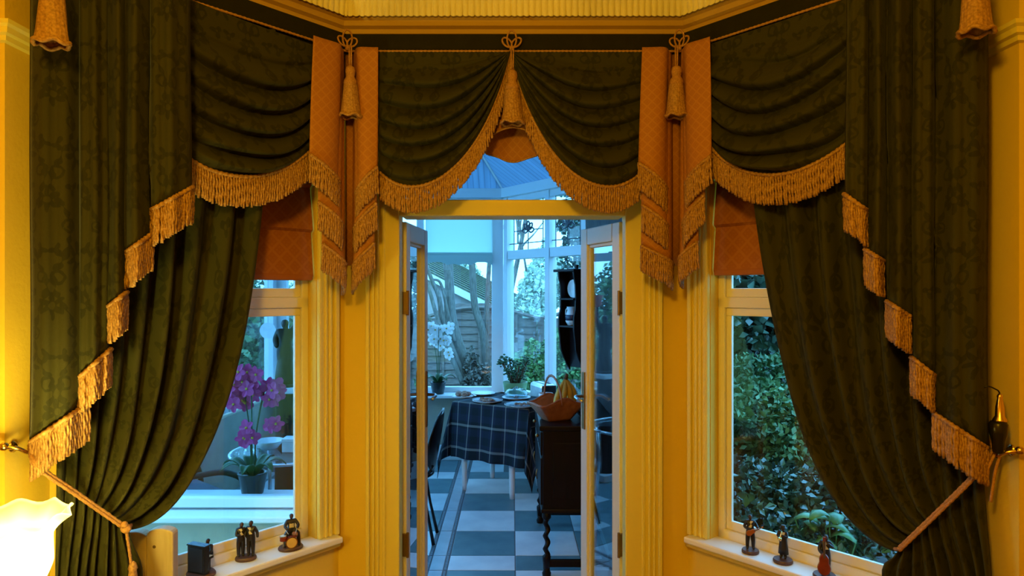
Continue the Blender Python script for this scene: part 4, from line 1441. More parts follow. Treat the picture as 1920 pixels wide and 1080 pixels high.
def glazing(F, idx, posts, z0, transom, top, depth=0.07, leads=None, sill=None, pane_mat=None):
    w = thing('window_%d' % idx, None, None, F.P(F.L / 2, -0.07, z0), kind='structure')
    a, b = -0.035 - depth / 2, -0.035 + depth / 2
    for s0, s1 in posts:
        obj('post', MB().fbox(F, s0, s1, a - 0.01, b + 0.01, z0, top), upvc, w, bevel=0.005)
    for (p0, p1), (q0, q1) in zip(posts, posts[1:]):
        rails = [(z0, z0 + 0.05), (top - 0.06, top)] + ([transom] if transom else [])
        for r0, r1 in rails:
            obj('rail', MB().fbox(F, p1, q0, a, b, r0, r1), upvc, w, bevel=0.005)
        spans = [(z0 + 0.05, transom[0]), (transom[1], top - 0.06)] if transom else [(z0 + 0.05, top - 0.06)]
        for j, (r0, r1) in enumerate(spans):
            pn_ = obj('pane', MB().fbox(F, p1 - 0.005, q0 + 0.005, -0.038, -0.032, r0 - 0.005, r1 + 0.005), pane_mat or glass, w)
            if leads and j == 1:
                mb = MB()
                sm, zm = (p1 + q0) / 2, r0 + (r1 - r0) * 0.40
                wd, hh = q0 - p1, r1 - r0
                n = -0.030
                for s in (p1 + wd * 0.12, q0 - wd * 0.12):
                    mb.tube([F.P(s, n, r0), F.P(s, n, r1)], 0.0045, 5)
                for z in (r0 + hh * 0.14, r1 - hh * 0.1):
                    mb.tube([F.P(p1, n, z), F.P(q0, n, z)], 0.0045, 5)
                for k in range(5):
                    an = PI * (0.0 + k / 4)
                    le = 0.085
                    d = (math.cos(an) * le, math.sin(an) * le)
                    o_ = (-math.sin(an) * 0.025, math.cos(an) * 0.025)
                    loop = [(0, 0), (d[0] * 0.5 + o_[0], d[1] * 0.5 + o_[1]), d, (d[0] * 0.5 - o_[0], d[1] * 0.5 - o_[1]), (0, 0)]
                    mb.tube(spline([F.P(sm + x, n, zm + z) for x, z in loop], 4), 0.0075, 5)
                mb.tube([F.P(p1 + wd * 0.12, n, zm), F.P(sm - 0.09, n, zm)], 0.0045, 5).tube([F.P(sm + 0.09, n, zm), F.P(q0 - wd * 0.12, n, zm)], 0.0045, 5)
                mb.tube([F.P(sm, n, r0), F.P(sm, n, zm)], 0.0045, 5)
                obj('lead_came', mb, lead, pn_)
    if sill:
        obj('window_board', MB().fbox(F, sill[0], sill[1], -0.09, sill[2], z0 - 0.03, z0), upvc, w, bevel=0.008)
    return w


s_ = lambda X: X - FX
glazing(FB, 3, [(0, 0.10), (s_(-1.62), s_(-1.55)), (s_(-0.93), s_(-0.86)), (s_(-0.198), s_(-0.085))], 0.66, (1.93, 2.01), EAVE, sill=(0, FB.L + 0.02, 0.20))
glazing(F2, 4, [(0.005, 0.06), (0.640, 0.700), (F2.L - 0.06, F2.L)], 0.66, (1.95, 2.035), EAVE, leads=True, sill=(-0.02, F2.L, 0.20))
glazing(FS, 5, [(0, 0.09), (1.0, 1.06), (2.02, 2.08), (FS.L - 0.10, FS.L)], 0.66, (1.95, 2.03), EAVE)
glazing(FN, 6, [(0, 0.08), (FN.L - 0.09, FN.L)], 0.565, (1.95, 2.03), EAVE, pane_mat=dimming_glass)
sl = thing('trim_4', None, None, (-1.5, 3.3, 0.52), kind='structure')
obj('outer_sill', MB().fbox(FN, -0.02, FN.L + 0.02, -0.17, 0.02, 0.520, 0.553), upvc, sl, bevel=0.008)
obj('inner_board', MB().fbox(FN, 0, FN.L, 0.0, 0.24, 0.535, 0.565), upvc, sl, bevel=0.006)
# eaves beam, hipped polycarbonate roof
EV = [(FX, 6.5), A2, B2, (0.62, 2.86), (-0.80, 2.86), (-0.80, FYW), (FX, FYW)]
APEX = Vector((-0.75, 4.6, 3.50))
mb = MB()
for a, b in zip(EV, EV[1:] + EV[:1]):
    va, vb = Vector((*a, 0)), Vector((*b, 0))
    d = (vb - va).normalized()
    n = Vector((d.y, -d.x, 0)) * 0.05
    mb.hexa([va - n + Vector((0, 0, EAVE)), vb - n + Vector((0, 0, EAVE)), vb + n + Vector((0, 0, EAVE)), va + n + Vector((0, 0, EAVE)),
             va - n + Vector((0, 0, EAVE + 0.09)), vb - n + Vector((0, 0, EAVE + 0.09)), vb + n + Vector((0, 0, EAVE + 0.09)), va + n + Vector((0, 0, EAVE + 0.09))])
roof = thing('garden_room_roof', None, None, (-0.75, 4.6, EAVE), kind='structure')
obj('eaves_beam', mb, upvc, roof)
for a, b in zip(EV, EV[1:] + EV[:1]):
    va, vb = Vector((*a, EAVE + 0.09)), Vector((*b, EAVE + 0.09))
    L = (vb - va).length
    d = (vb - va) / L
    t = (APEX - va).dot(d)
    h = (APEX - va - d * t).length
    nrm = (vb - va).cross(APEX - va).normalized() * 0.016
    m = MB()
    m.add([va, vb, APEX, va + nrm, vb + nrm, APEX + nrm], [(0, 1, 2), (3, 5, 4), (0, 3, 4, 1), (1, 4, 5, 2), (2, 5, 3, 0)], [(0.01, 0), (L, 0), (t, h), (0.01, 0), (L, 0), (t, h)])
    obj('roof_panel', m, poly_roof, roof)
    obj('hip_bar', MB().tube([va, APEX], 0.022, 6), upvc, roof)

# ------------------------------------------------------------------ garden room: tiled floor
fl = obj('floor_garden_room', MB().prism([(FX, FYW), (-0.8, FYW), (-0.8, 2.84), (0.62, 2.84), B2, A2, (FX, 6.5)], -0.10, -0.004), grout, kind='structure')
TWX, TWY = 0.404, 0.4245
tm = {}


def tile(name, x0, x1, y0, y1, m):
    g = 0.003
    key = (round(x1 - x0, 3), round(y1 - y0, 3), m.name)
    if key not in tm:
        w, d = (x1 - x0) / 2 - g, (y1 - y0) / 2 - g
        b = 0.003
        mb = MB()
        mb.add([(-w, -d, -0.006), (w, -d, -0.006), (w, d, -0.006), (-w, d, -0.006), (-w, -d, -0.001), (w, -d, -0.001), (w, d, -0.001), (-w, d, -0.001),
                (-w + b, -d + b, 0), (w - b, -d + b, 0), (w - b, d - b, 0), (-w + b, d - b, 0)],
               [(0, 1, 5, 4), (1, 2, 6, 5), (2, 3, 7, 6), (3, 0, 4, 7), (4, 5, 9, 8), (5, 6, 10, 9), (6, 7, 11, 10), (7, 4, 8, 11), (8, 9, 10, 11)])
        me = bpy.data.meshes.new(name)
        me.from_pydata([tuple(p) for p in mb.v], [], mb.f)
        me.materials.append(m)
        tm[key] = me
    o = bpy.data.objects.new(name, tm[key])
    COL.objects.link(o)
    o.parent = fl
    o.location = Vector(((x0 + x1) / 2, (y0 + y1) / 2, 0.0)) - fl.location
    return o


def xlimit(y):
    return 0.62 if y <= 5.5 else 0.62 - (y - 5.5) * 0.70


ys = [2.86, 3.302, 3.726, 3.936, 4.155, 4.5795, 5.004, 5.4285, 5.853, 6.07, 6.49]
rowc = [0, 1, 0, 1, 0, 1, 0, 1, 0, 1]
for r, (y0, y1) in enumerate(zip(ys, ys[1:])):
    xs = [0.02 - TWX, 0.02, 0.02 + TWX, 0.62]
    for c, (x0, x1) in enumerate(zip(xs, xs[1:])):
        lim = xlimit(y1)
        if x0 + 0.05 > lim:
            continue
        tile('floor_tile', x0, min(x1, lim), y0, y1, tile_green if (r + c) % 2 == 0 else tile_white)
    # border strip with two dark lines
    tile('border_strip', -0.384 - 0.022, -0.384, y0, y1, tile_line)
    tile('border_tile', -0.384 - 0.108, -0.384 - 0.022, y0, y1, tile_border)
    tile('border_strip', -0.384 - 0.130, -0.384 - 0.108, y0, y1, tile_line)
    x = -0.384 - 0.130
    c = 0
    while x > FX + 0.02:
        x2 = max(FX, x - TWX)
        if x2 > -0.8 or y0 > FYW - 0.01:
            tile('floor_tile', x2, x, y0, y1, tile_white if (r + c) % 2 == 0 else tile_green)
        elif x > -0.8:
            tile('floor_tile', -0.79, x, y0, y1, tile_white if (r + c) % 2 == 0 else tile_green)
        x = x2
        c += 1

# ------------------------------------------------------------------ roller blind
n = 0.03
sa, sb = s_(-0.84), s_(-0.19)
zb, zv = CAM_Z + (HORIZON - 475) * 6.44 / F_PX, CAM_Z + (HORIZON - 497) * 6.44 / F_PX
root = thing('roller_blind', 'pale roller blind with a scalloped darker lower edge at the garden window', 'blind', FB.P((sa + sb) / 2, n, zv))
obj('roller_tube', MB().tube([FB.P(sa, n, 2.50), FB.P(sb, n, 2.50)], 0.022, 12), upvc, root)
obj('cloth', MB().fbox(FB, sa, sb, n - 0.002, n + 0.001, zb, 2.50), roller_cloth, root)
up, lo = [], []
for k in range(61):
    t = k / 60
    zz = zv + 0.034 * abs(math.sin(PI * t * 3)) if abs(t - 0.5) > 0.17 else zv + 0.012 * abs(math.sin((t - 0.5) / 0.17 * PI))
    up.append(FB.P(lerp(sa, sb, t), n + 0.004, zb))
    lo.append(FB.P(lerp(sa, sb, t), n + 0.004, zz))
obj('scalloped_edge', MB().grid([up, lo]), valance_cloth, root, solid=0.003)
obj('batten', MB().fbox(FB, sa, sb, n - 0.004, n + 0.010, zb - 0.012, zb + 0.010), valance_cloth, root, bevel=0.003)

# ------------------------------------------------------------------ table with tartan cloth
TZ = 0.74
TA, TB_ = Vector((-0.49, 5.50)), Vector((0.125, 5.12))      # front corners
td = (TB_ - TA).normalized()
tn = Vector((-td.y, td.x))                                   # towards the back
TL, TD = (TB_ - TA).length, 0.56
tc_ = TA + td * TL / 2 + tn * TD / 2
ang = math.atan2(td.y, td.x)
root = thing('dining_table', 'white legged dining table under the tartan cloth', 'table', (tc_.x, tc_.y, 0), ang)
obj('table_top', MB().box((-TL / 2 + 0.01, -TD / 2 + 0.01, TZ - 0.028), (TL / 2 - 0.01, TD / 2 - 0.01, TZ - 0.004)), pale_wood, root, local=True, bevel=0.004)
for sx in (-1, 1):
    for sy in (-1, 1):
        obj('leg', MB().lathe((sx * (TL / 2 - (0.07 if sx < 0 else 0.19)), sy * (TD / 2 - 0.07), 0), [(0.018, 0), (0.022, 0.05), (0.026, 0.3), (0.028, TZ - 0.03)], 12), upvc, root, local=True, smooth=True)
obj('apron', MB().box((-TL / 2 + 0.05, -TD / 2 + 0.05, TZ - 0.10), (TL / 2 - 0.05, TD / 2 - 0.05, TZ - 0.028)), pale_wood, root, local=True)
root = thing('tartan_cloth', 'dark tartan tablecloth with hanging corners on the garden room table', 'tablecloth', (tc_.x, tc_.y, TZ), ang)
NN = 72
ov = 0.45
P, UV = [], []
for i in range(NN + 1):
    row, ruv = [], []
    for j in range(NN + 1):
        cx, cy = lerp(-TL / 2 - ov, TL / 2 + 0.42, j / NN), lerp(-TD / 2 - ov, TD / 2 + 0.05, i / NN)
        ex = max(0, abs(cx) - TL / 2) * (1 if cx > 0 else -1)
        ey = max(0, abs(cy) - TD / 2) * (1 if cy > 0 else -1)
        bx, by = max(-TL / 2, min(TL / 2, cx)), max(-TD / 2, min(TD / 2, cy))
        z = 0.0
        x, y = bx, by
        if ex or ey:
            # a hanging panel, or a corner folded into a cone
            ax, ay = abs(ex), abs(ey)
            drop = math.hypot(ax, ay) if (ax and ay) else max(ax, ay)
            th = math.atan2(ay, ax) if (ax and ay) else (0 if ax else PI / 2)
            flare = 0.05 * (drop / ov) * (1 + 0.35 * math.sin(cx * 26) * (1 if not ex else 0) + 0.35 * math.sin(cy * 26) * (1 if not ey else 0))
            if ax and ay:
                cone = 0.02 + 0.10 * math.sin(2 * th)
                flare = cone * (drop / ov) + 0.03 * math.sin(6 * th) * drop / ov
            x += math.copysign(flare * math.cos(th), ex or 1) if ex else 0
            y += math.copysign(flare * math.sin(th), ey or 1) if ey else 0
            z = -min(drop * 0.99, TZ - 0.11)
        row.append((x, y, z + 0.0))
        ruv.append((cx + 0.013, cy))
    P.append(row)
    UV.append(ruv)
obj('cloth', MB().grid(P, UV), tartan, root, local=True, smooth=True, solid=0.004)


def plate(label, px, py, r, rim, foodr=0.0, dark=True):
    Y = (CAM_Z - TZ) * F_PX / (py - HORIZON)
    c = Vector(((px - 960) / F_PX * Y, Y, TZ + 0.003))
    root = thing('dinner_plate', label, 'plate', c)
    obj('dish', MB().lathe((0, 0, 0), [(r * 0.55, 0), (r * 0.6, 0.004), (r, 0.018), (r, 0.021), (r * 0.6, 0.008), (0.0001, 0.007)], 32), rim, root, local=True, smooth=True)
    if dark:
        obj('glazed_rim', MB().lathe((0, 0, 0.0008), [(r * 0.90, 0.0165), (r * 1.01, 0.0215), (r * 1.005, 0.0225), (r * 0.89, 0.0185)], 32), navy_ware, root, local=True, smooth=True)
    if foodr:
        mb = MB()
        for k in range(14):
            a, d = RND.uniform(0, 6.28), foodr * RND.random() ** 0.5
            mb.ball((d * math.cos(a), d * math.sin(a), 0.014 + 0.010 * RND.random()), foodr * 0.3, 8, 5, (1, RND.uniform(0.5, 1), 0.6))
        obj('food', mb, food, root, local=True, smooth=True)
    return c


plate('white plate heaped with browned food at the near edge of the tartan table', 914, 755, 0.125, ware, 0.075)
plate('dark rimmed white plate of food on the tartan table nearest the sideboard', 978, 763, 0.135, ware, 0.05)
plate('empty white plate behind the heaped plate on the tartan table', 905, 741, 0.11, ware, 0.0, False)
c = plate('flat dish with crumbs and a lid of glass in the middle of the tartan table', 968, 749, 0.12, ware, 0.03, False)
root = thing('cake_dome', 'low clear glass dome standing over the flat dish on the tartan table', 'dome', (c.x, c.y, c.z + 0.022))
obj('glass_dome', MB().lathe((0, 0, 0), [(0.10, 0), (0.098, 0.03), (0.08, 0.055), (0.04, 0.068), (0.0001, 0.07)], 28), clear_ware, root, local=True, smooth=True, solid=0.002)
obj('knob', MB().ball((0, 0, 0.078), 0.011, 12, 8), clear_ware, root, local=True, smooth=True)
q = at(868, 741, 5.70)
root = thing('bread_basket', 'small heap of pale buns on the tartan table by the window', 'bread', (q.x, q.y, TZ + 0.003))
obj('napkin', MB().lathe((0, 0, 0), [(0.09, 0), (0.10, 0.012), (0.085, 0.010), (0.0001, 0.006)], 9), ware, root, local=True, smooth=True)
for k in range(5):
    a = k * 1.26
    obj('bun', MB().ball((0.042 * math.cos(a), 0.042 * math.sin(a), 0.026), 0.026, 10, 7, (1.2, 1, 0.75)), food, root, local=True, smooth=True)

# ------------------------------------------------------------------ chair seen edge-on at the left door
CXr, CYr = -0.50, 4.42
root = thing('bistro_chair', 'dark slim chair with an oval back, half hidden by the open door', 'chair', (CXr - 0.22, CYr, 0))
P = []
for i in range(15):
    v = i / 14
    row = []
    for k in range(17):
        a = (k / 16 - 0.5)
        hw = 0.20 * math.sqrt(max(0.0, 1 - (2 * v - 1) ** 2 * 0.93))
        yy = CYr + 2 * a * hw
        row.append((CXr + 0.045 - 0.065 * (1 - v) ** 1.3 - 0.10 * (2 * a * hw) ** 2 / 0.04 * 0.5, yy, 0.47 + 0.395 * v))
    P.append(row)
obj('backrest', MB().grid(P), black_gloss, root, smooth=True, solid=0.016)
obj('seat', MB().lathe((CXr - 0.22, CYr, 0), [(0.19, 0.43), (0.205, 0.44), (0.205, 0.455), (0.17, 0.465), (0.0001, 0.462)], 28), black_gloss, root, smooth=True)
for a in (0.5, 2.2, 4.1, 5.8):
    c_, s__ = math.cos(a), math.sin(a)
    obj('leg', MB().tube([(CXr - 0.22 + 0.15 * c_, CYr + 0.15 * s__, 0.44), (CXr - 0.22 + 0.19 * c_, CYr + 0.19 * s__, 0.22), (CXr - 0.22 + 0.24 * c_, CYr + 0.24 * s__, 0.006)], [0.010, 0.009, 0.012], 8), bronze, root, smooth=True)
for sy in (-1, 1):
    obj('back_post', MB().tube([(CXr - 0.06, CYr + sy * 0.10, 0.44), (CXr - 0.012, CYr + sy * 0.10, 0.52)], 0.009, 8), bronze, root, smooth=True)

# ------------------------------------------------------------------ sideboard and what stands on it
SX0, SX1, SY0, SY1, SZ = 0.165, 0.615, 3.82, 4.78, 0.875
root = thing('sideboard', 'dark oak sideboard on barley-twist legs beside the open door leaf', 'sideboard', ((SX0 + SX1) / 2, (SY0 + SY1) / 2, 0))
obj('carcass', MB().box((SX0 + 0.012, SY0 + 0.012, 0.385), (SX1, SY1 - 0.012, SZ - 0.03)), dark_wood, root, bevel=0.004)
obj('top_board', MB().box((SX0 - 0.008, SY0 - 0.008, SZ - 0.03), (SX1, SY1 + 0.008, SZ)), dark_wood, root, bevel=0.006)
obj('plinth_mould', MB().box((SX0 + 0.002, SY0 + 0.002, 0.372), (SX1, SY1 - 0.002, 0.395)), dark_wood, root, bevel=0.004)
obj('end_panel', MB().box((SX0 + 0.07, SY0 + 0.006, 0.45), (SX1 - 0.06, SY0 + 0.014, SZ - 0.10)), dark_wood, root, bevel=0.003)
for k in range(2):
    y0 = lerp(SY0 + 0.03, SY1 - 0.03, k / 2)
    y1 = lerp(SY0 + 0.03, SY1 - 0.03, (k + 1) / 2)
    d = obj('door', MB().box((SX0, y0 + 0.006, 0.41), (SX0 + 0.014, y1 - 0.006, 0.68)), dark_wood, root, bevel=0.004)
    obj('handle', MB().tube([(SX0 - 0.012, (y0 + y1) / 2, 0.56), (SX0 - 0.018, (y0 + y1) / 2, 0.53), (SX0 - 0.012, (y0 + y1) / 2, 0.50)], 0.004, 6), dull_brass, d, smooth=True)
    d = obj('drawer', MB().box((SX0, y0 + 0.006, 0.695), (SX0 + 0.014, y1 - 0.006, SZ - 0.045)), dark_wood, root, bevel=0.004)
    obj('knob', MB().ball((SX0 - 0.012, (y0 + y1) / 2, 0.765), 0.012, 10, 7).tube([(SX0 - 0.012, (y0 + y1) / 2, 0.765), (SX0 + 0.004, (y0 + y1) / 2, 0.765)], 0.005, 8), dull_brass, d, smooth=True)
for x in (SX0 + 0.035, SX1 - 0.035):
    for y in (SY0 + 0.035, SY1 - 0.035):
        mb = MB()
        prof = [(0.024, 0.0), (0.026, 0.02), (0.018, 0.035), (0.020, 0.05)]
        mb.lathe((x, y, 0), prof, 14)
        rows = []
        for i in range(40):
            z = 0.12 + 0.21 * i / 39
            ph = i * 0.45
            rows.append([(x + 0.007 * math.cos(ph) + 0.0155 * math.cos(2 * PI * k / 10), y + 0.007 * math.sin(ph) + 0.0155 * math.sin(2 * PI * k / 10), z) for k in range(10)])
        mb.grid(rows, None, True)
        mb.lathe((x, y, 0), [(0.02, 0.05), (0.024, 0.10), (0.024, 0.115), (0.014, 0.125)], 14)
        mb.lathe((x, y, 0), [(0.014, 0.325), (0.026, 0.338), (0.026, 0.385)], 14)
        obj('twist_leg', mb, dark_wood, root, smooth=True)
for x0, x1, y0, y1 in ((SX0 + 0.04, SX1 - 0.04, SY0 + 0.022, SY0 + 0.048), (SX0 + 0.04, SX1 - 0.04, SY1 - 0.048, SY1 - 0.022), (SX0 + 0.37, SX0 + 0.396, SY0 + 0.04, SY1 - 0.04)):
    obj('stretcher', MB().box((x0, y0, 0.055), (x1, y1, 0.095)), dark_wood, root, bevel=0.003)

# carved trug of bananas
tg = Vector((0.265, 4.02, SZ))
root = thing('wooden_trug', 'carved russet wooden trug with an arched handle, holding bananas', 'basket', tg, 0.42)
rings = []
for i in range(9):
    v = i / 8
    row = []
    for k in range(48):
        a = 2 * PI * k / 48
        ca, sa_ = math.cos(a), math.sin(a)
        sq = 1 / max(abs(ca), abs(sa_)) ** 0.75
        wx, wy = lerp(0.075, 0.155, v) * sq * ca, lerp(0.055, 0.105, v) * sq * sa_
        zz = 0.004 + v * 0.105 + v ** 2 * (0.042 * math.cos(2 * a) ** 2 * (1 if abs(ca) < 0.8 else 0.2) - 0.012)
        row.append((wx, wy, zz))
    rings.append(row)
mb = MB().grid(rings, None, True)
mb.f.append(tuple(range(47, -1, -1)))
mb.mi.append(0)
obj('trug_body', mb, trug_mat, root, local=True, smooth=True, solid=0.010)
obj('rim', MB().tube([Vector(p) for p in rings[-1]] + [Vector(rings[-1][0])], 0.0075, 6), trug_mat, root, local=True, smooth=True)
obj('arched_handle', MB().tube([Vector((-0.02, -0.115, 0.10))] + [Vector((-0.02 - 0.01 * math.sin(PI * k / 12), -0.115 * math.cos(PI * k / 12), 0.10 + 0.165 * math.sin(PI * k / 12))) for k in range(1, 12)] + [Vector((-0.02, 0.115, 0.10))], 0.008, 8, True, 0.6), trug_mat, root, local=True, smooth=True)
root = thing('banana_bunch', 'bunch of four ripe bananas standing in the carved trug', 'bananas', tg + Vector((0.03, 0.0, 0.03)), 0.4)
top = Vector((0.03, 0.0, 0.215))
for k, (dx, dy, cv) in enumerate(((-0.055, -0.035, 0.055), (-0.02, -0.055, 0.045), (0.03, -0.05, 0.04), (0.075, -0.02, 0.04))):
    bot = Vector((dx, dy + 0.02, 0.035))
    mid = (top + bot) / 2 + Vector((dx * 0.5, dy * 0.5 - 0.01, 0)) * 1.1
    pts = [Vector(bez(top, top.lerp(mid, 0.8), mid.lerp(bot, 0.1), bot, t / 12)) for t in range(13)]
    obj('banana', MB().tube(pts, [0.006, 0.008, 0.012, 0.016, 0.018, 0.019, 0.0195, 0.0195, 0.019, 0.017, 0.014, 0.009, 0.005], 6), banana_mat, root, local=True, smooth=True)
obj('stem', MB().tube([top + Vector((0, 0, -0.008)), top + Vector((0.012, 0, 0.028))], [0.013, 0.009], 8), stalk, root, local=True, smooth=True)
q = Vector((0.222, 4.36, SZ))
root = thing('white_mug', 'plain white mug on the sideboard just behind the trug', 'mug', q)
obj('vessel', MB().lathe((0, 0, 0), [(0.04, 0), (0.045, 0.006), (0.047, 0.105), (0.043, 0.105), (0.041, 0.02), (0.0001, 0.012)], 24), ware, root, local=True, smooth=True)
obj('handle', MB().tube(spline([Vector((0.044, 0, 0.085)), Vector((0.075, 0, 0.075)), Vector((0.072, 0, 0.04)), Vector((0.045, 0, 0.028))]), 0.005, 8), ware, root, local=True, smooth=True)
q = Vector((0.47, 4.35, SZ))
root = thing('glass_vase', 'clear glass vase on the sideboard close to the door leaf', 'vase', q)
obj('vessel', MB().lathe((0, 0, 0), [(0.04, 0), (0.05, 0.02), (0.045, 0.08), (0.065, 0.17), (0.063, 0.17), (0.042, 0.08), (0.045, 0.02), (0.0001, 0.015)], 20), clear_ware, root, local=True, smooth=True)
q = Vector((0.45, 4.12, SZ))
root = thing('sideboard_bowl', 'small dark blue bowl on the sideboard beside the trug', 'bowl', q)
obj('vessel', MB().lathe((0, 0, 0), [(0.03, 0), (0.04, 0.008), (0.065, 0.04), (0.061, 0.04), (0.036, 0.012), (0.0001, 0.01)], 24), navy_ware, root, local=True, smooth=True)

# corner shelf with a jug: local x runs out of the wall towards -x, front at x = -0.12
root = thing('corner_shelf', 'dark oak hanging shelf with wavy sides in the far corner of the garden room', 'shelf', (0.53, 5.40, 1.0), math.radians(35))
HW = 0.10
for y in (-HW, HW - 0.014):
    pr_ = [(0.0, 0.80), (-0.125, 0.80), (-0.12, 0.76), (-0.105, 0.70), (-0.10, 0.60), (-0.105, 0.50), (-0.12, 0.44), (-0.12, 0.34), (-0.11, 0.27), (-0.10, 0.18), (-0.07, 0.11), (-0.03, 0.04), (0.0, 0.0)]
    obj('side_board', MB().slab([(x, y, z) for x, z in pr_], (0, 0.014, 0)), dark_wood, root, local=True)
for z in (0.355, 0.575):
    obj('shelf_board', MB().box((-0.118, -HW + 0.014, z), (0.0, HW - 0.014, z + 0.015)), dark_wood, root, local=True, bevel=0.002)
obj('cornice', MB().box((-0.15, -HW - 0.03, 0.80), (0.0, HW + 0.03, 0.822)), dark_wood, root, local=True, bevel=0.006)
obj('back_board', MB().box((-0.010, -HW + 0.014, 0.03), (0.0, HW - 0.014, 0.80)), dark_wood, root, local=True)
obj('bracket', MB().box((-0.02, -0.01, 0.82), (0.0, 0.01, 0.86)), dark_wood, root, local=True)
wl = Matrix.Translation((0.53, 5.40, 1.0)) @ Matrix.Rotation(math.radians(35), 4, 'Z')
root = thing('shelf_jug', 'blue and white china jug standing on the wavy corner shelf', 'jug', wl @ Vector((-0.062, 0.0, 0.371)))
obj('vessel', MB().lathe((0, 0, 0), [(0.03, 0), (0.048, 0.03), (0.052, 0.07), (0.034, 0.12), (0.040, 0.15), (0.036, 0.15), (0.031, 0.12), (0.0001, 0.06)], 24), ware, root, local=True, smooth=True)
obj('blue_band', MB().lathe((0, 0, 0), [(0.0490, 0.04), (0.0530, 0.055), (0.0530, 0.075), (0.0500, 0.085)], 24), navy_ware, root, local=True, smooth=True)
obj('handle', MB().tube(spline([Vector((-0.025, 0.025, 0.14)), Vector((-0.042, 0.045, 0.12)), Vector((-0.04, 0.045, 0.06)), Vector((-0.03, 0.032, 0.05))]), 0.005, 8), ware, root, local=True, smooth=True)
root = thing('shelf_plate', 'white plate standing upright under the cornice of the corner shelf', 'plate', wl @ Vector((-0.035, 0.0, 0.591)))
obj('dish', MB().slab([(0.0, 0.075 * math.cos(2 * PI * k / 28), 0.075 + 0.075 * math.sin(2 * PI * k / 28)) for k in range(28)], (-0.010, 0, 0)), ware, root, local=True, bevel=0.003)
root.rotation_euler = (0, 0, math.radians(35))

# window board things: toaster, jade plant, orchids
q = F2.P(0.74, 0.11, 0.66)
root = thing('toaster', 'chrome two slot toaster on the window board behind the bananas', 'toaster', q, math.radians(112))
obj('shell', MB().box((-0.13, -0.075, 0.012), (0.13, 0.075, 0.185)), chrome, root, local=True, bevel=0.028)
for y in (-0.028, 0.028):
    obj('slot', MB().box((-0.095, y - 0.012, 0.183), (0.095, y + 0.012, 0.187)), black_gloss, root, local=True)
e = obj('end_cap', MB().box((-0.137, -0.066, 0.012), (-0.125, 0.066, 0.175)), black_gloss, root, local=True, bevel=0.008)
obj('lever', MB().box((-0.155, -0.016, 0.10), (-0.135, 0.016, 0.115)), black_gloss, e, local=True, bevel=0.003)
obj('foot', MB().box((-0.11, -0.06, 0.0), (-0.08, 0.06, 0.013)).box((0.08, -0.06, 0.0), (0.11, 0.06, 0.013)), black_gloss, root, local=True)

q = at(966, 741, 6.22)
q = Vector((q.x, q.y, 0.66))
root = thing('jade_plant', 'bushy jade plant in a pale green pot on the window board', 'plant', q)
obj('pot', MB().lathe((0, 0, 0), [(0.085, 0), (0.092, 0.004), (0.115, 0.135), (0.118, 0.14), (0.108, 0.14), (0.10, 0.125), (0.0001, 0.12)], 28), pot_green, root, local=True, smooth=True)
obj('soil', MB().lathe((0, 0, 0.122), [(0.10, 0), (0.06, 0.006), (0.0001, 0.008)], 20), soil, root, local=True)
lf = []
for k in range(9):
    a = k * 0.7 + RND.uniform(-0.2, 0.2)
    l = RND.uniform(0.12, 0.24)
    p0 = Vector((0.03 * math.cos(a), 0.03 * math.sin(a), 0.12))
    p1 = p0 + Vector((0.5 * l * math.cos(a) * 0.5, 0.5 * l * math.sin(a) * 0.5, l * 0.55))
    p2 = p0 + Vector((l * math.cos(a) * 0.5, l * math.sin(a) * 0.5, l))
    obj('stem', MB().tube([p0, p1, p2], [0.011, 0.009, 0.005], 7), stalk, root, local=True, smooth=True)
    for j in range(26):
        t = RND.uniform(0.30, 1.08)
        b = p1.lerp(p2, t) if t > 0.5 else p0.lerp(p1, t * 2)
        lf.append(b + Vector((RND.uniform(-.042, .042), RND.uniform(-.042, .042), RND.uniform(-.015, .04))))
mb = MB()
for b in lf:
    mb.ball(b, 0.016, 6, 4, (RND.uniform(.6, 1.2), RND.uniform(.6, 1.2), 0.5))
obj('leaves', mb, leaf_green, root, local=True, smooth=True, kind='stuff')


def flower(mb_p, c, r, face):
    """five-petalled orchid bloom: each petal a cupped fan"""
    f = Vector(face).normalized()
    u = f.orthogonal().normalized()
    v = f.cross(u)
    w0 = RND.uniform(0, 6.28)
    for k in range(5):
        a = w0 + k * 2 * PI / 5
        d = u * math.cos(a) + v * math.sin(a)
        e = f.cross(d)
        wdt = r * (0.62 if k in (1, 4) else 0.40)
        mb_p.add([c, c + d * r * 0.45 - e * wdt * 0.8 + f * r * 0.12, c + d * r + f * r * 0.02, c + d * r * 0.45 + e * wdt * 0.8 + f * r * 0.12, c + d * r * 0.85 - e * wdt * 0.55 + f * r * 0.1, c + d * r * 0.85 + e * wdt * 0.55 + f * r * 0.1],
                 [(0, 1, 4, 2), (0, 2, 5, 3)])


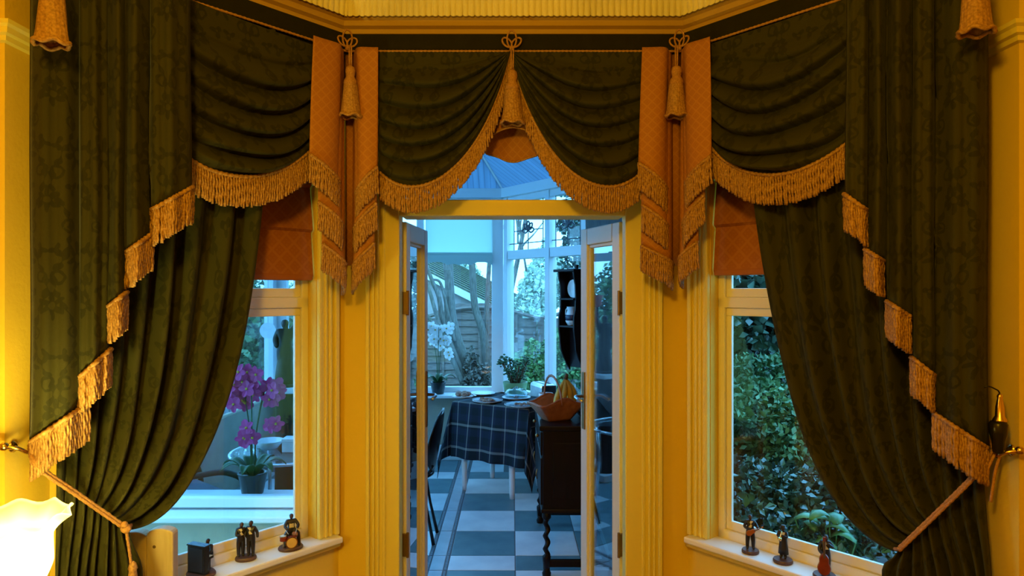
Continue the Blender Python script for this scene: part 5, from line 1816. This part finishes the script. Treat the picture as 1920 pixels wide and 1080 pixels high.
def orchid(label, loc, pot, petal, stems, blooms, rr, leaves, hgt):
    root = thing('potted_orchid', label, 'plant', loc)
    obj('pot', MB().lathe((0, 0, 0), [(0.05, 0), (0.055, 0.005), (0.075, 0.11), (0.078, 0.115), (0.068, 0.115), (0.06, 0.10), (0.0001, 0.095)], 24), pot, root, local=True, smooth=True)
    for k in range(leaves):
        a = 2 * PI * k / leaves + 0.3
        c_, s__ = math.cos(a), math.sin(a)
        rows = []
        for i in range(9):
            t = i / 8
            w = 0.032 * math.sin(PI * (0.12 + 0.88 * t)) ** 0.7 + 0.002
            r_ = 0.02 + 0.15 * t
            z = 0.10 + 0.09 * math.sin(t * PI * 0.75) - 0.02 * t
            rows.append([(c_ * r_ - s__ * w * m, s__ * r_ + c_ * w * m, z + 0.008 * abs(m)) for m in (-1, -0.5, 0, 0.5, 1)])
        obj('leaf', MB().grid(rows), leaf_green, root, local=True, smooth=True, solid=0.003)
    for k in range(stems):
        a = k * 2.2 + 0.5
        tip = Vector((0.07 * math.cos(a), 0.05 * math.sin(a), hgt * RND.uniform(0.82, 0.95)))
        obj('stem', MB().tube(spline([Vector((0.01 * math.cos(a), 0.01 * math.sin(a), 0.09)), Vector((0.02 * math.cos(a), 0.02 * math.sin(a), hgt * 0.5)), tip]), 0.0035, 6), leaf_green, root, local=True, smooth=True)
    for b in blooms:
        m = MB()
        cc = Vector(b)
        fc = (RND.uniform(-.5, .5), -1, RND.uniform(-.2, .3))
        flower(m, cc, rr, fc)
        fo = obj('bloom', m, petal, root, local=True, solid=0.002)
        obj('lip', MB().ball(cc + Vector(fc).normalized() * 0.008, rr * 0.16, 6, 4), petal_core, fo, local=True, smooth=True)
    return root


q = FB.P(s_(-0.71), 0.10, 0.66)
bl = [(RND.uniform(-.10, .15), RND.uniform(-.05, .02), RND.uniform(.50, .66)) for _ in range(20)] + [(0.10, 0, .40), (0.11, -0.01, .37), (0.02, 0.0, .46)]
orchid('white orchid in a dark pot on the window board behind the oval-backed chair', q, pot_dark, petal_white, 3, bl, 0.052, 5, 0.70)
q = Vector((-1.385, 3.56, 0.565))
bl = [(RND.uniform(-.13, .13), RND.uniform(-.05, .06), RND.uniform(.47, .66)) for _ in range(30)] + [(-0.02 + RND.uniform(-.03, .03), -0.02, RND.uniform(.29, .36)) for _ in range(4)] + [(0.13, -0.02, 0.38), (0.10, -0.01, 0.37)]
orchid('magenta orchid in a dark pot behind the glass of the facing window', q, pot_dark, petal_pink, 4, bl, 0.048, 7, 0.66)

# ------------------------------------------------------------------ left wing of the garden room
q = Vector((-1.72, 5.05, 0))
root = thing('pedestal', 'white capped dark column pedestal under the bronze statue', 'pedestal', q)
obj('shaft', MB().lathe(q, [(0.10, 0.06), (0.075, 0.09), (0.07, 0.5), (0.066, 0.86), (0.09, 0.885)], 20), bronze, root, smooth=True)
obj('plinth', MB().box((q.x - 0.13, q.y - 0.13, 0), (q.x + 0.13, q.y + 0.13, 0.06)), stone_white, root, bevel=0.006)
obj('cap', MB().box((q.x - 0.12, q.y - 0.12, 0.885), (q.x + 0.12, q.y + 0.12, 0.925)), stone_white, root, bevel=0.008)
root = thing('bronze_statue', 'dark statue of a woman raising a pink glass torch, on the white capped pedestal', 'statue', (q.x, q.y, 0.925), 0.4)
me = figure_body(dict(elL=(-0.02, 0, 0, 0) if False else (.16, -.02, .90, .034), haL=(.15, -.03, 1.06, .028), elR=(-.14, 0.02, .66, .034), haR=(-.11, -.06, .55, .03), chest=(0.01, 0, .74, .08), hiL=(.045, 0, .48, .07), hiR=(-.045, 0, .48, .07), knL=(.04, -.03, .27, .055), knR=(-.035, 0, .27, .055), anL=(.035, 0, .05, .04), anR=(-.03, 0, .05, .04), toL=(.05, -.07, .03, .028), toR=(-.04, -.07, .03, .028)), 0.50)
me.materials.clear()
me.materials.append(bronze)
for p in me.polygons:
    p.material_index = 0
o = bpy.data.objects.new('body', me)
COL.objects.link(o)
o.parent = root
o.location = (0, 0, 0.02)
obj('robe', MB().lathe((0, 0, 0.02), [(0.075, 0.0), (0.07, 0.08), (0.055, 0.18), (0.05, 0.25), (0.042, 0.30)], 18, 1, 0.8), bronze, root, local=True, smooth=True)
obj('base', MB().lathe((0, 0, 0), [(0.085, 0), (0.085, 0.014), (0.075, 0.022)], 20), bronze, root, local=True)
tq = Vector((0.075, -0.015, 0.56))
obj('torch_stem', MB().tube([tq + Vector((0, 0, -0.06)), tq + Vector((0, 0, 0.02))], [0.008, 0.012], 8), bronze, root, local=True)
obj('torch_glass', MB().lathe(tq, [(0.012, 0.02), (0.04, 0.05), (0.035, 0.09), (0.055, 0.125)], 16), torch_pink, root, local=True, smooth=True, solid=0.003)

q = Vector((-1.50, 4.48, 0))
root = thing('glass_table', 'low glass topped table with chrome legs behind the magenta orchid', 'table', q)
obj('glass_top', MB().lathe(q, [(0.36, 0.565), (0.37, 0.572), (0.36, 0.58), (0.0001, 0.58)], 36), clear_ware, root, smooth=False)
obj('rim', MB().tube([q + Vector((0.37 * math.cos(2 * PI * k / 36), 0.37 * math.sin(2 * PI * k / 36), 0.572)) for k in range(37)], 0.011, 8), chrome, root, smooth=True)
for k in range(4):
    a = PI / 4 + k * PI / 2
    obj('leg', MB().tube([q + Vector((0.30 * math.cos(a), 0.30 * math.sin(a), 0.565)), q + Vector((0.28 * math.cos(a), 0.28 * math.sin(a), 0.3)), q + Vector((0.31 * math.cos(a), 0.31 * math.sin(a), 0.008))], 0.013, 8), chrome, root, smooth=True)
root = thing('table_box', 'small white box standing on the glass topped table', 'box', (-1.46, 4.45, 0.581))
obj('carton', MB().box((-0.06, -0.05, 0), (0.06, 0.05, 0.085)), ware, root, local=True, bevel=0.004)
obj('carton_lid', MB().box((-0.063, -0.053, 0.07), (0.063, 0.053, 0.09)), upvc, root, local=True, bevel=0.003)
root = thing('table_bowl', 'round white bowl on the glass topped table next to the small box', 'bowl', (-1.64, 4.50, 0.581))
obj('vessel', MB().lathe((0, 0, 0), [(0.04, 0), (0.055, 0.008), (0.10, 0.06), (0.096, 0.06), (0.05, 0.014), (0.0001, 0.012)], 26), ware, root, local=True, smooth=True)


def rattan_chair(label, loc, rz):
    root = thing('rattan_armchair', label, 'armchair', loc, rz)
    obj('seat_cushion', MB().box((-0.25, -0.24, 0.36), (0.25, 0.24, 0.46)), cushion, root, local=True, bevel=0.04)
    obj('back_cushion', MB().box((-0.23, 0.18, 0.44), (0.23, 0.28, 0.80)), cushion, root, local=True, bevel=0.045)
    for sx in (-1, 1):
        obj('arm', MB().tube(spline([Vector((sx * 0.29, -0.26, 0.02)), Vector((sx * 0.30, -0.28, 0.45)), Vector((sx * 0.30, -0.15, 0.60)), Vector((sx * 0.30, 0.15, 0.64)), Vector((sx * 0.24, 0.30, 0.80)), Vector((0, 0.34, 0.88))]), 0.017, 8), rattan, root, local=True, smooth=True)
        obj('leg', MB().tube([(sx * 0.27, 0.27, 0.0), (sx * 0.27, 0.28, 0.40), (sx * 0.24, 0.30, 0.80)], 0.017, 8), rattan, root, local=True, smooth=True)
    obj('seat_frame', MB().box((-0.28, -0.27, 0.31), (0.28, 0.27, 0.36)), rattan, root, local=True, bevel=0.012)
    return root


rattan_chair('dark rattan armchair with grey cushions facing the glass table from the window side', (-1.97, 3.92, 0), PI * 0.78)
rattan_chair('dark rattan armchair with grey cushions at the garden end of the glass table', (-1.22, 5.45, 0), 0.0)
q = at(502, 620, 6.2)
root = thing('suncatcher', 'pale round disc hanging in the garden window left of the statue', 'ornament', (q.x + 0.0, q.y, q.z))
obj('disc', MB().tube([(q.x, q.y, q.z), (q.x, q.y + 0.006, q.z)], 0.075, 28), ware, root)
obj('hanging_thread', MB().tube([(q.x, q.y + 0.003, q.z + 0.07), (q.x, q.y + 0.003, 2.56)], 0.0015, 5), stalk, root)

# ------------------------------------------------------------------ garden
GZ = -0.5
obj('ground', MB().box((-14, 1.98, GZ - 0.1), (14, 30, GZ)), grass_mat, kind='structure')


def leaf_cloud(name, blobs, count, size, mat_, parent, seed, flat=0.4, kind='stuff', shell=0.55):
    """thousands of little folded leaves filling ellipsoids"""
    rg = np.random.default_rng(seed)
    vol = np.array([b[3] * b[4] * b[5] for b in blobs]) ** 0.8
    pick = rg.choice(len(blobs), count, p=vol / vol.sum())
    B = np.array([b for b in blobs])[pick]
    d = rg.normal(size=(count, 3))
    d /= np.linalg.norm(d, axis=1)[:, None]
    rad = shell + (1 - shell) * rg.random(count) ** 0.6
    rad *= 1 + 0.18 * np.sin(d[:, 0] * 7 + pick) * np.sin(d[:, 2] * 6 + 2 * pick)
    C = B[:, :3] + d * B[:, 3:6] * rad[:, None]
    t = rg.normal(size=(count, 3))
    t[:, 2] -= 0.5
    t /= np.linalg.norm(t, axis=1)[:, None]
    nn = rg.normal(size=(count, 3))
    nn[:, 2] += 1.0
    s = np.cross(t, nn)
    s /= np.linalg.norm(s, axis=1)[:, None] + 1e-9
    up = np.cross(s, t)
    L = size * rg.uniform(0.6, 1.3, count)[:, None]
    W = L * flat
    V = np.stack([C - t * L * 0.5, C - s * W + up * W * 0.3, C + t * L * 0.5, C + s * W + up * W * 0.3], axis=1).reshape(-1, 3)
    V -= np.array(wmat(parent).translation)
    me = bpy.data.meshes.new(name)
    me.vertices.add(count * 4)
    me.vertices.foreach_set('co', V.astype(np.float32).ravel())
    k = np.arange(count)[:, None] * 4
    tri = np.concatenate([k + 0, k + 1, k + 2, k + 0, k + 2, k + 3], axis=1).reshape(-1)
    me.loops.add(len(tri))
    me.loops.foreach_set('vertex_index', tri.astype(np.int32))
    me.polygons.add(count * 2)
    me.polygons.foreach_set('loop_start', (np.arange(count * 2) * 3).astype(np.int32))
    me.update(calc_edges=True)
    me.validate()
    me.materials.append(mat_)
    o = bpy.data.objects.new(name, me)
    COL.objects.link(o)
    o.parent = parent
    return tag(o, kind=kind)


def shrub(name, label, cat, blobs, count, size, mat_, seed, flat=0.4, base=None, group=None):
    c = base or (blobs[0][0], blobs[0][1], GZ)
    root = thing(name, label, cat, c, group=group)
    leaf_cloud('foliage', blobs, count, size, mat_, root, seed, flat)
    mb = MB()
    for b in blobs[:6]:
        mb.tube([(c[0], c[1], GZ), ((c[0] + b[0]) / 2, (c[1] + b[1]) / 2, (GZ + b[2]) / 2 + 0.05), (b[0], b[1], b[2])], [0.03, 0.022, 0.012], 6)
    obj('branches', mb, bark, root, smooth=True)
    return root


# waney-edged fence at the end of the garden
fence = thing('garden_fence', 'weathered waney board garden fence with arched panel tops', 'fence', (-0.8, 10.0, GZ))
sh = {}
XS = [-8.72, -6.89, -5.06, -3.23, -1.40, 0.43, 2.26]
NB = 15
for p in range(6):
    x0, x1 = XS[p], XS[p + 1]
    obj('fence_post', MB().box((x1 - 0.05, 9.97, GZ), (x1 + 0.05, 10.07, 1.26)), fence_wood, fence, bevel=0.006)
    for k in range(NB + 2):
        z = GZ + 0.10 + k * 0.108
        inset = 0.06 if k < NB else (0.28 if k == NB else 0.55)
        key = (inset, k % 3)
        if key not in sh:
            w = (x1 - x0) / 2 - inset
            rr = random.Random(k * 7 + 1)
            top_ = [(-w + 2 * w * j / 12, 0.0, 0.128 + rr.uniform(-0.008, 0.008)) for j in range(13)]
            bot_ = [(-w + 2 * w * j / 12, -0.022, 0.0 + rr.uniform(-0.008, 0.008)) for j in range(13)]
            m = MB()
            m.grid([bot_, top_])
            m.grid([[(x, y + 0.016, z_) for x, y, z_ in top_], [(x, y + 0.016, z_) for x, y, z_ in bot_]])
            m.grid([[(x, y + 0.016, z_) for x, y, z_ in bot_], bot_])
            m.grid([top_, [(x, y + 0.016, z_) for x, y, z_ in top_]])
            o = obj('fence_board', m, fence_wood, fence, local=True)
            sh[key] = o
        else:
            o = sh[key].copy()
            COL.objects.link(o)
        o.location = ((x0 + x1) / 2 + 0.8, 0.0, z - GZ)
    arch = [Vector((lerp(x0 + 0.05, x1 - 0.05, t / 16), 9.975, 1.235 + 0.165 * math.sin(PI * t / 16))) for t in range(17)]
    obj('arched_cap', MB().tube(arch, 0.032, 6), fence_wood, fence)
    for dx in (0.2, 0.5, 0.8):
        xx = lerp(x0, x1, dx)
        obj('batten', MB().box((xx - 0.02, 9.955, GZ + 0.05), (xx + 0.02, 9.978, 1.22 + 0.13 * math.sin(PI * dx))), fence_wood, fence)

# neighbour's bungalow with a mossy roof
HY = 15.0
house = thing('bungalow', 'neighbouring bungalow with a mossy tiled roof and white bargeboard beyond the fence', 'house', (-3.0, HY, GZ))
a, b = at(640, 428, HY), at(960, 590, HY)
c_, d_ = at(640, 385, HY + 4), at(985, 560, HY + 4)
obj('wall', MB().slab([(a.x, HY + 0.25, GZ), (b.x, HY + 0.25, GZ), (b.x, HY + 0.25, b.z - 0.1), (a.x, HY + 0.25, a.z - 0.1)], (0, 3.2, 0)), house_wall, house)
obj('bargeboard', MB().slab([a + Vector((0, 0, -0.17)), b + Vector((0, 0, -0.17)), b, a], (0, 0.06, 0)), fascia, house)
NC = 12
for k in range(NC):
    t0, t1 = k / NC, (k + 1) / NC
    q0, q1, q2, q3 = a.lerp(c_, t0), b.lerp(d_, t0), b.lerp(d_, t1 + 0.02), a.lerp(c_, t1 + 0.02)
    up = Vector((0, 0, 0.05))
    obj('roof_course', MB().slab([q0 + up, q1 + up, q2, q3], (0, 0.02, -0.05)), mossy, house)
obj('chimney', MB().box((-5.2, HY + 2.2, 2.0), (-4.6, HY + 2.8, 4.6)), house_wall, house)

# multi-stemmed tree in front of the fence
TY = 8.4
tree = thing('multi_stem_tree', 'bare multi-stemmed grey tree fanning up in front of the fence', 'tree', tuple(at(885, 735, TY)[:2]) + (GZ,))


def stem(pts, r0, r1, dy=0.0, name='trunk'):
    q = [at(x, y, TY + dy) for x, y in pts]
    q = spline(q, 5)
    obj(name, MB().tube(q, [lerp(r0, r1, i / (len(q) - 1)) for i in range(len(q))], 9), bark, tree, smooth=True)


stem([(885, 800), (890, 745), (878, 700), (860, 650), (848, 605), (845, 570), (842, 496), (838, 420), (842, 250)], 0.105, 0.030)
stem([(872, 690), (850, 640), (838, 590), (839, 535), (835, 496), (826, 420), (815, 250)], 0.045, 0.026, 0.12)
stem([(905, 800), (912, 723), (911, 668), (905, 622), (890, 572), (885, 496), (880, 430), (872, 250)], 0.062, 0.034, 0.05)
stem([(908, 655), (913, 618), (913, 572), (917, 499), (922, 430), (935, 250)], 0.036, 0.022, 0.1)
stem([(930, 800), (936, 700), (949, 604), (956, 558), (970, 490), (982, 430), (1005, 300)], 0.045, 0.022, 0.15)
stem([(953, 590), (949, 565), (944, 548), (942, 500), (940, 420)], 0.020, 0.012, 0.15, 'branch')
stem([(876, 720), (850, 660), (830, 604), (823, 558), (810, 526), (790, 470)], 0.040, 0.022, -0.12)
stem([(868, 720), (840, 655), (825, 613), (814, 576), (804, 542), (780, 480)], 0.034, 0.020, -0.2)
stem([(852, 640), (840, 590), (832, 550), (824, 528), (812, 524)], 0.026, 0.014, -0.1, 'branch')
stem([(848, 660), (825, 625), (800, 590), (770, 560)], 0.026, 0.014, -0.2, 'branch')
stem([(974, 470), (985, 455), (1000, 440), (1020, 415)], 0.014, 0.006, 0.15, 'branch')
rr = random.Random(5)
for k in range(9):
    x = rr.uniform(815, 990)
    stem([(x, rr.uniform(430, 520)), (x + rr.uniform(-20, 20), 400), (x + rr.uniform(-60, 60), 300)], 0.014, 0.005, rr.uniform(-.2, .3), 'branch')
g = at(893, 720, TY - 0.15)
leaf_cloud('ivy_skirt', [(g.x, g.y, g.z - 0.15, 0.20, 0.16, 0.45), (g.x - 0.06, g.y, g.z + 0.15, 0.11, 0.10, 0.3)], 1800, 0.05, bark, tree, 3)


def B(px, py, Y, rx, ry, rz):
    q = at(px, py, Y)
    return (q.x, q.y, q.z, rx, ry, rz)


shrub('evergreen_tree', 'tall glossy evergreen tree behind the leaded window panes', 'tree', [B(1085, 480, 8.8, .26, .35, .42), B(1125, 540, 8.8, .5, .5, .6), B(1085, 415, 8.8, .33, .4, .22), B(1150, 440, 8.8, .55, .5, .8), B(1085, 565, 8.9, .26, .35, .35), B(1130, 330, 8.9, .7, .5, .5)], 7000, 0.075, leaf_ivy, 31)
shrub('bright_bush', 'bright green bush in front of the fence beside the jade plant', 'bush', [B(1005, 690, 8.0, .30, .3, .34), B(1060, 660, 8.0, .34, .3, .36), B(972, 705, 7.9, .20, .3, .24), B(1075, 710, 7.9, .4, .3, .4)], 6000, 0.055, leaf_bright, 32)
shrub('misty_tree', 'tree painted pale for haze far beyond the fence', 'tree', [B(1005, 560, 14, .42, .5, .7), B(1025, 520, 14.5, .45, .5, .8), B(990, 610, 13.5, .4, .4, .4)], 4500, 0.11, leaf_hazed, 33)
shrub('misty_tree', 'tree painted pale for haze behind the mossy bungalow roof', 'tree', [B(850, 520, 21, .9, .7, 0.6), B(835, 505, 21.5, .7, .7, 0.7)], 2500, 0.2, leaf_hazed, 34)
shrub('fence_tree', 'broad leafy tree by the fence, seen mirrored in the open glazed door', 'tree', [(-6.3, 8.9, 1.5, .8, .5, .9), (-5.6, 9.0, 1.2, .6, .45, .7), (-7.2, 8.8, 1.6, .9, .6, 1.0)], 7000, 0.10, leaf_mid, 40)
shrub('side_garden_tree', 'leafy tree outside the garden room beyond the bronze statue', 'tree', [B(470, 640, 8.7, .9, .6, .8), B(400, 600, 8.6, 1.0, .6, 1.1), B(500, 700, 8.5, .7, .5, .6), B(360, 720, 8.3, 1.0, .6, 1.0), B(560, 640, 8.9, .7, .5, .8)], 9000, 0.09, leaf_mid, 35)
# beyond the other bay window
shrub('climbing_ivy', 'dark glossy ivy climbing high outside the shrub-side window', 'ivy', [B(1400, 640, 4.7, .45, .25, .55), B(1470, 600, 4.9, .5, .25, .6), B(1380, 560, 4.9, .5, .3, .5), B(1550, 640, 4.9, .6, .3, .7), B(1330, 640, 4.8, .4, .3, .6)], 8000, 0.075, leaf_ivy, 36, 0.5)
shrub('feathery_bush', 'feathery mid green bush outside the shrub-side window', 'bush', [B(1440, 780, 4.0, .34, .32, .22), B(1390, 800, 4.1, .28, .3, .24), B(1520, 830, 3.8, .34, .3, .24), B(1470, 710, 4.3, .4, .3, .18), B(1590, 800, 4.0, .4, .3, .3)], 14000, 0.045, leaf_mid, 37, 0.28)
shrub('dark_undergrowth', 'low dark undergrowth beneath the feathery bush', 'bush', [B(1420, 905, 3.5, .25, .25, .12), B(1500, 930, 3.4, .3, .25, .12), B(1580, 940, 3.3, .3, .25, .14), B(1450, 960, 3.3, .3, .2, .12), B(1640, 1000, 2.95, .2, .14, .10), B(1560, 1010, 3.0, .25, .14, .06)], 6000, 0.05, leaf_ivy, 38, 0.3)
obj('garden_bed', MB().box((0.80, 2.75, GZ), (3.2, 5.6, 0.12)), dead_leaf, kind='structure')
root = thing('broad_leaved_plant', 'broad pale green leaves low outside the shrub-side window', 'plant', tuple(at(1560, 985, 3.05)[:2]) + (0.12,))
rr = random.Random(9)
for k in range(16):
    q = at(rr.uniform(1510, 1640), rr.uniform(968, 1032), rr.uniform(2.85, 3.1))
    a_ = rr.uniform(0, 6.28)
    rows = []
    for i in range(6):
        t = i / 5
        w = 0.035 * math.sin(PI * (0.06 + 0.92 * t)) + 0.002
        rows.append([q + Vector((math.cos(a_) * 0.10 * (t - 0.5) - math.sin(a_) * w * m, math.sin(a_) * 0.10 * (t - 0.5) + math.cos(a_) * w * m, 0.03 * math.sin(PI * t) - 0.012 * abs(m))) for m in (-1, 0, 1)])
    lfo = obj('leaf', MB().grid(rows), leaf_broad, root, smooth=True, solid=0.002)
    obj('leaf_stalk', MB().tube([rows[0][1], rows[0][1] * 0.3 + Vector((root.location.x, root.location.y, 0.125)) * 0.7], 0.003, 5), leaf_broad, lfo)
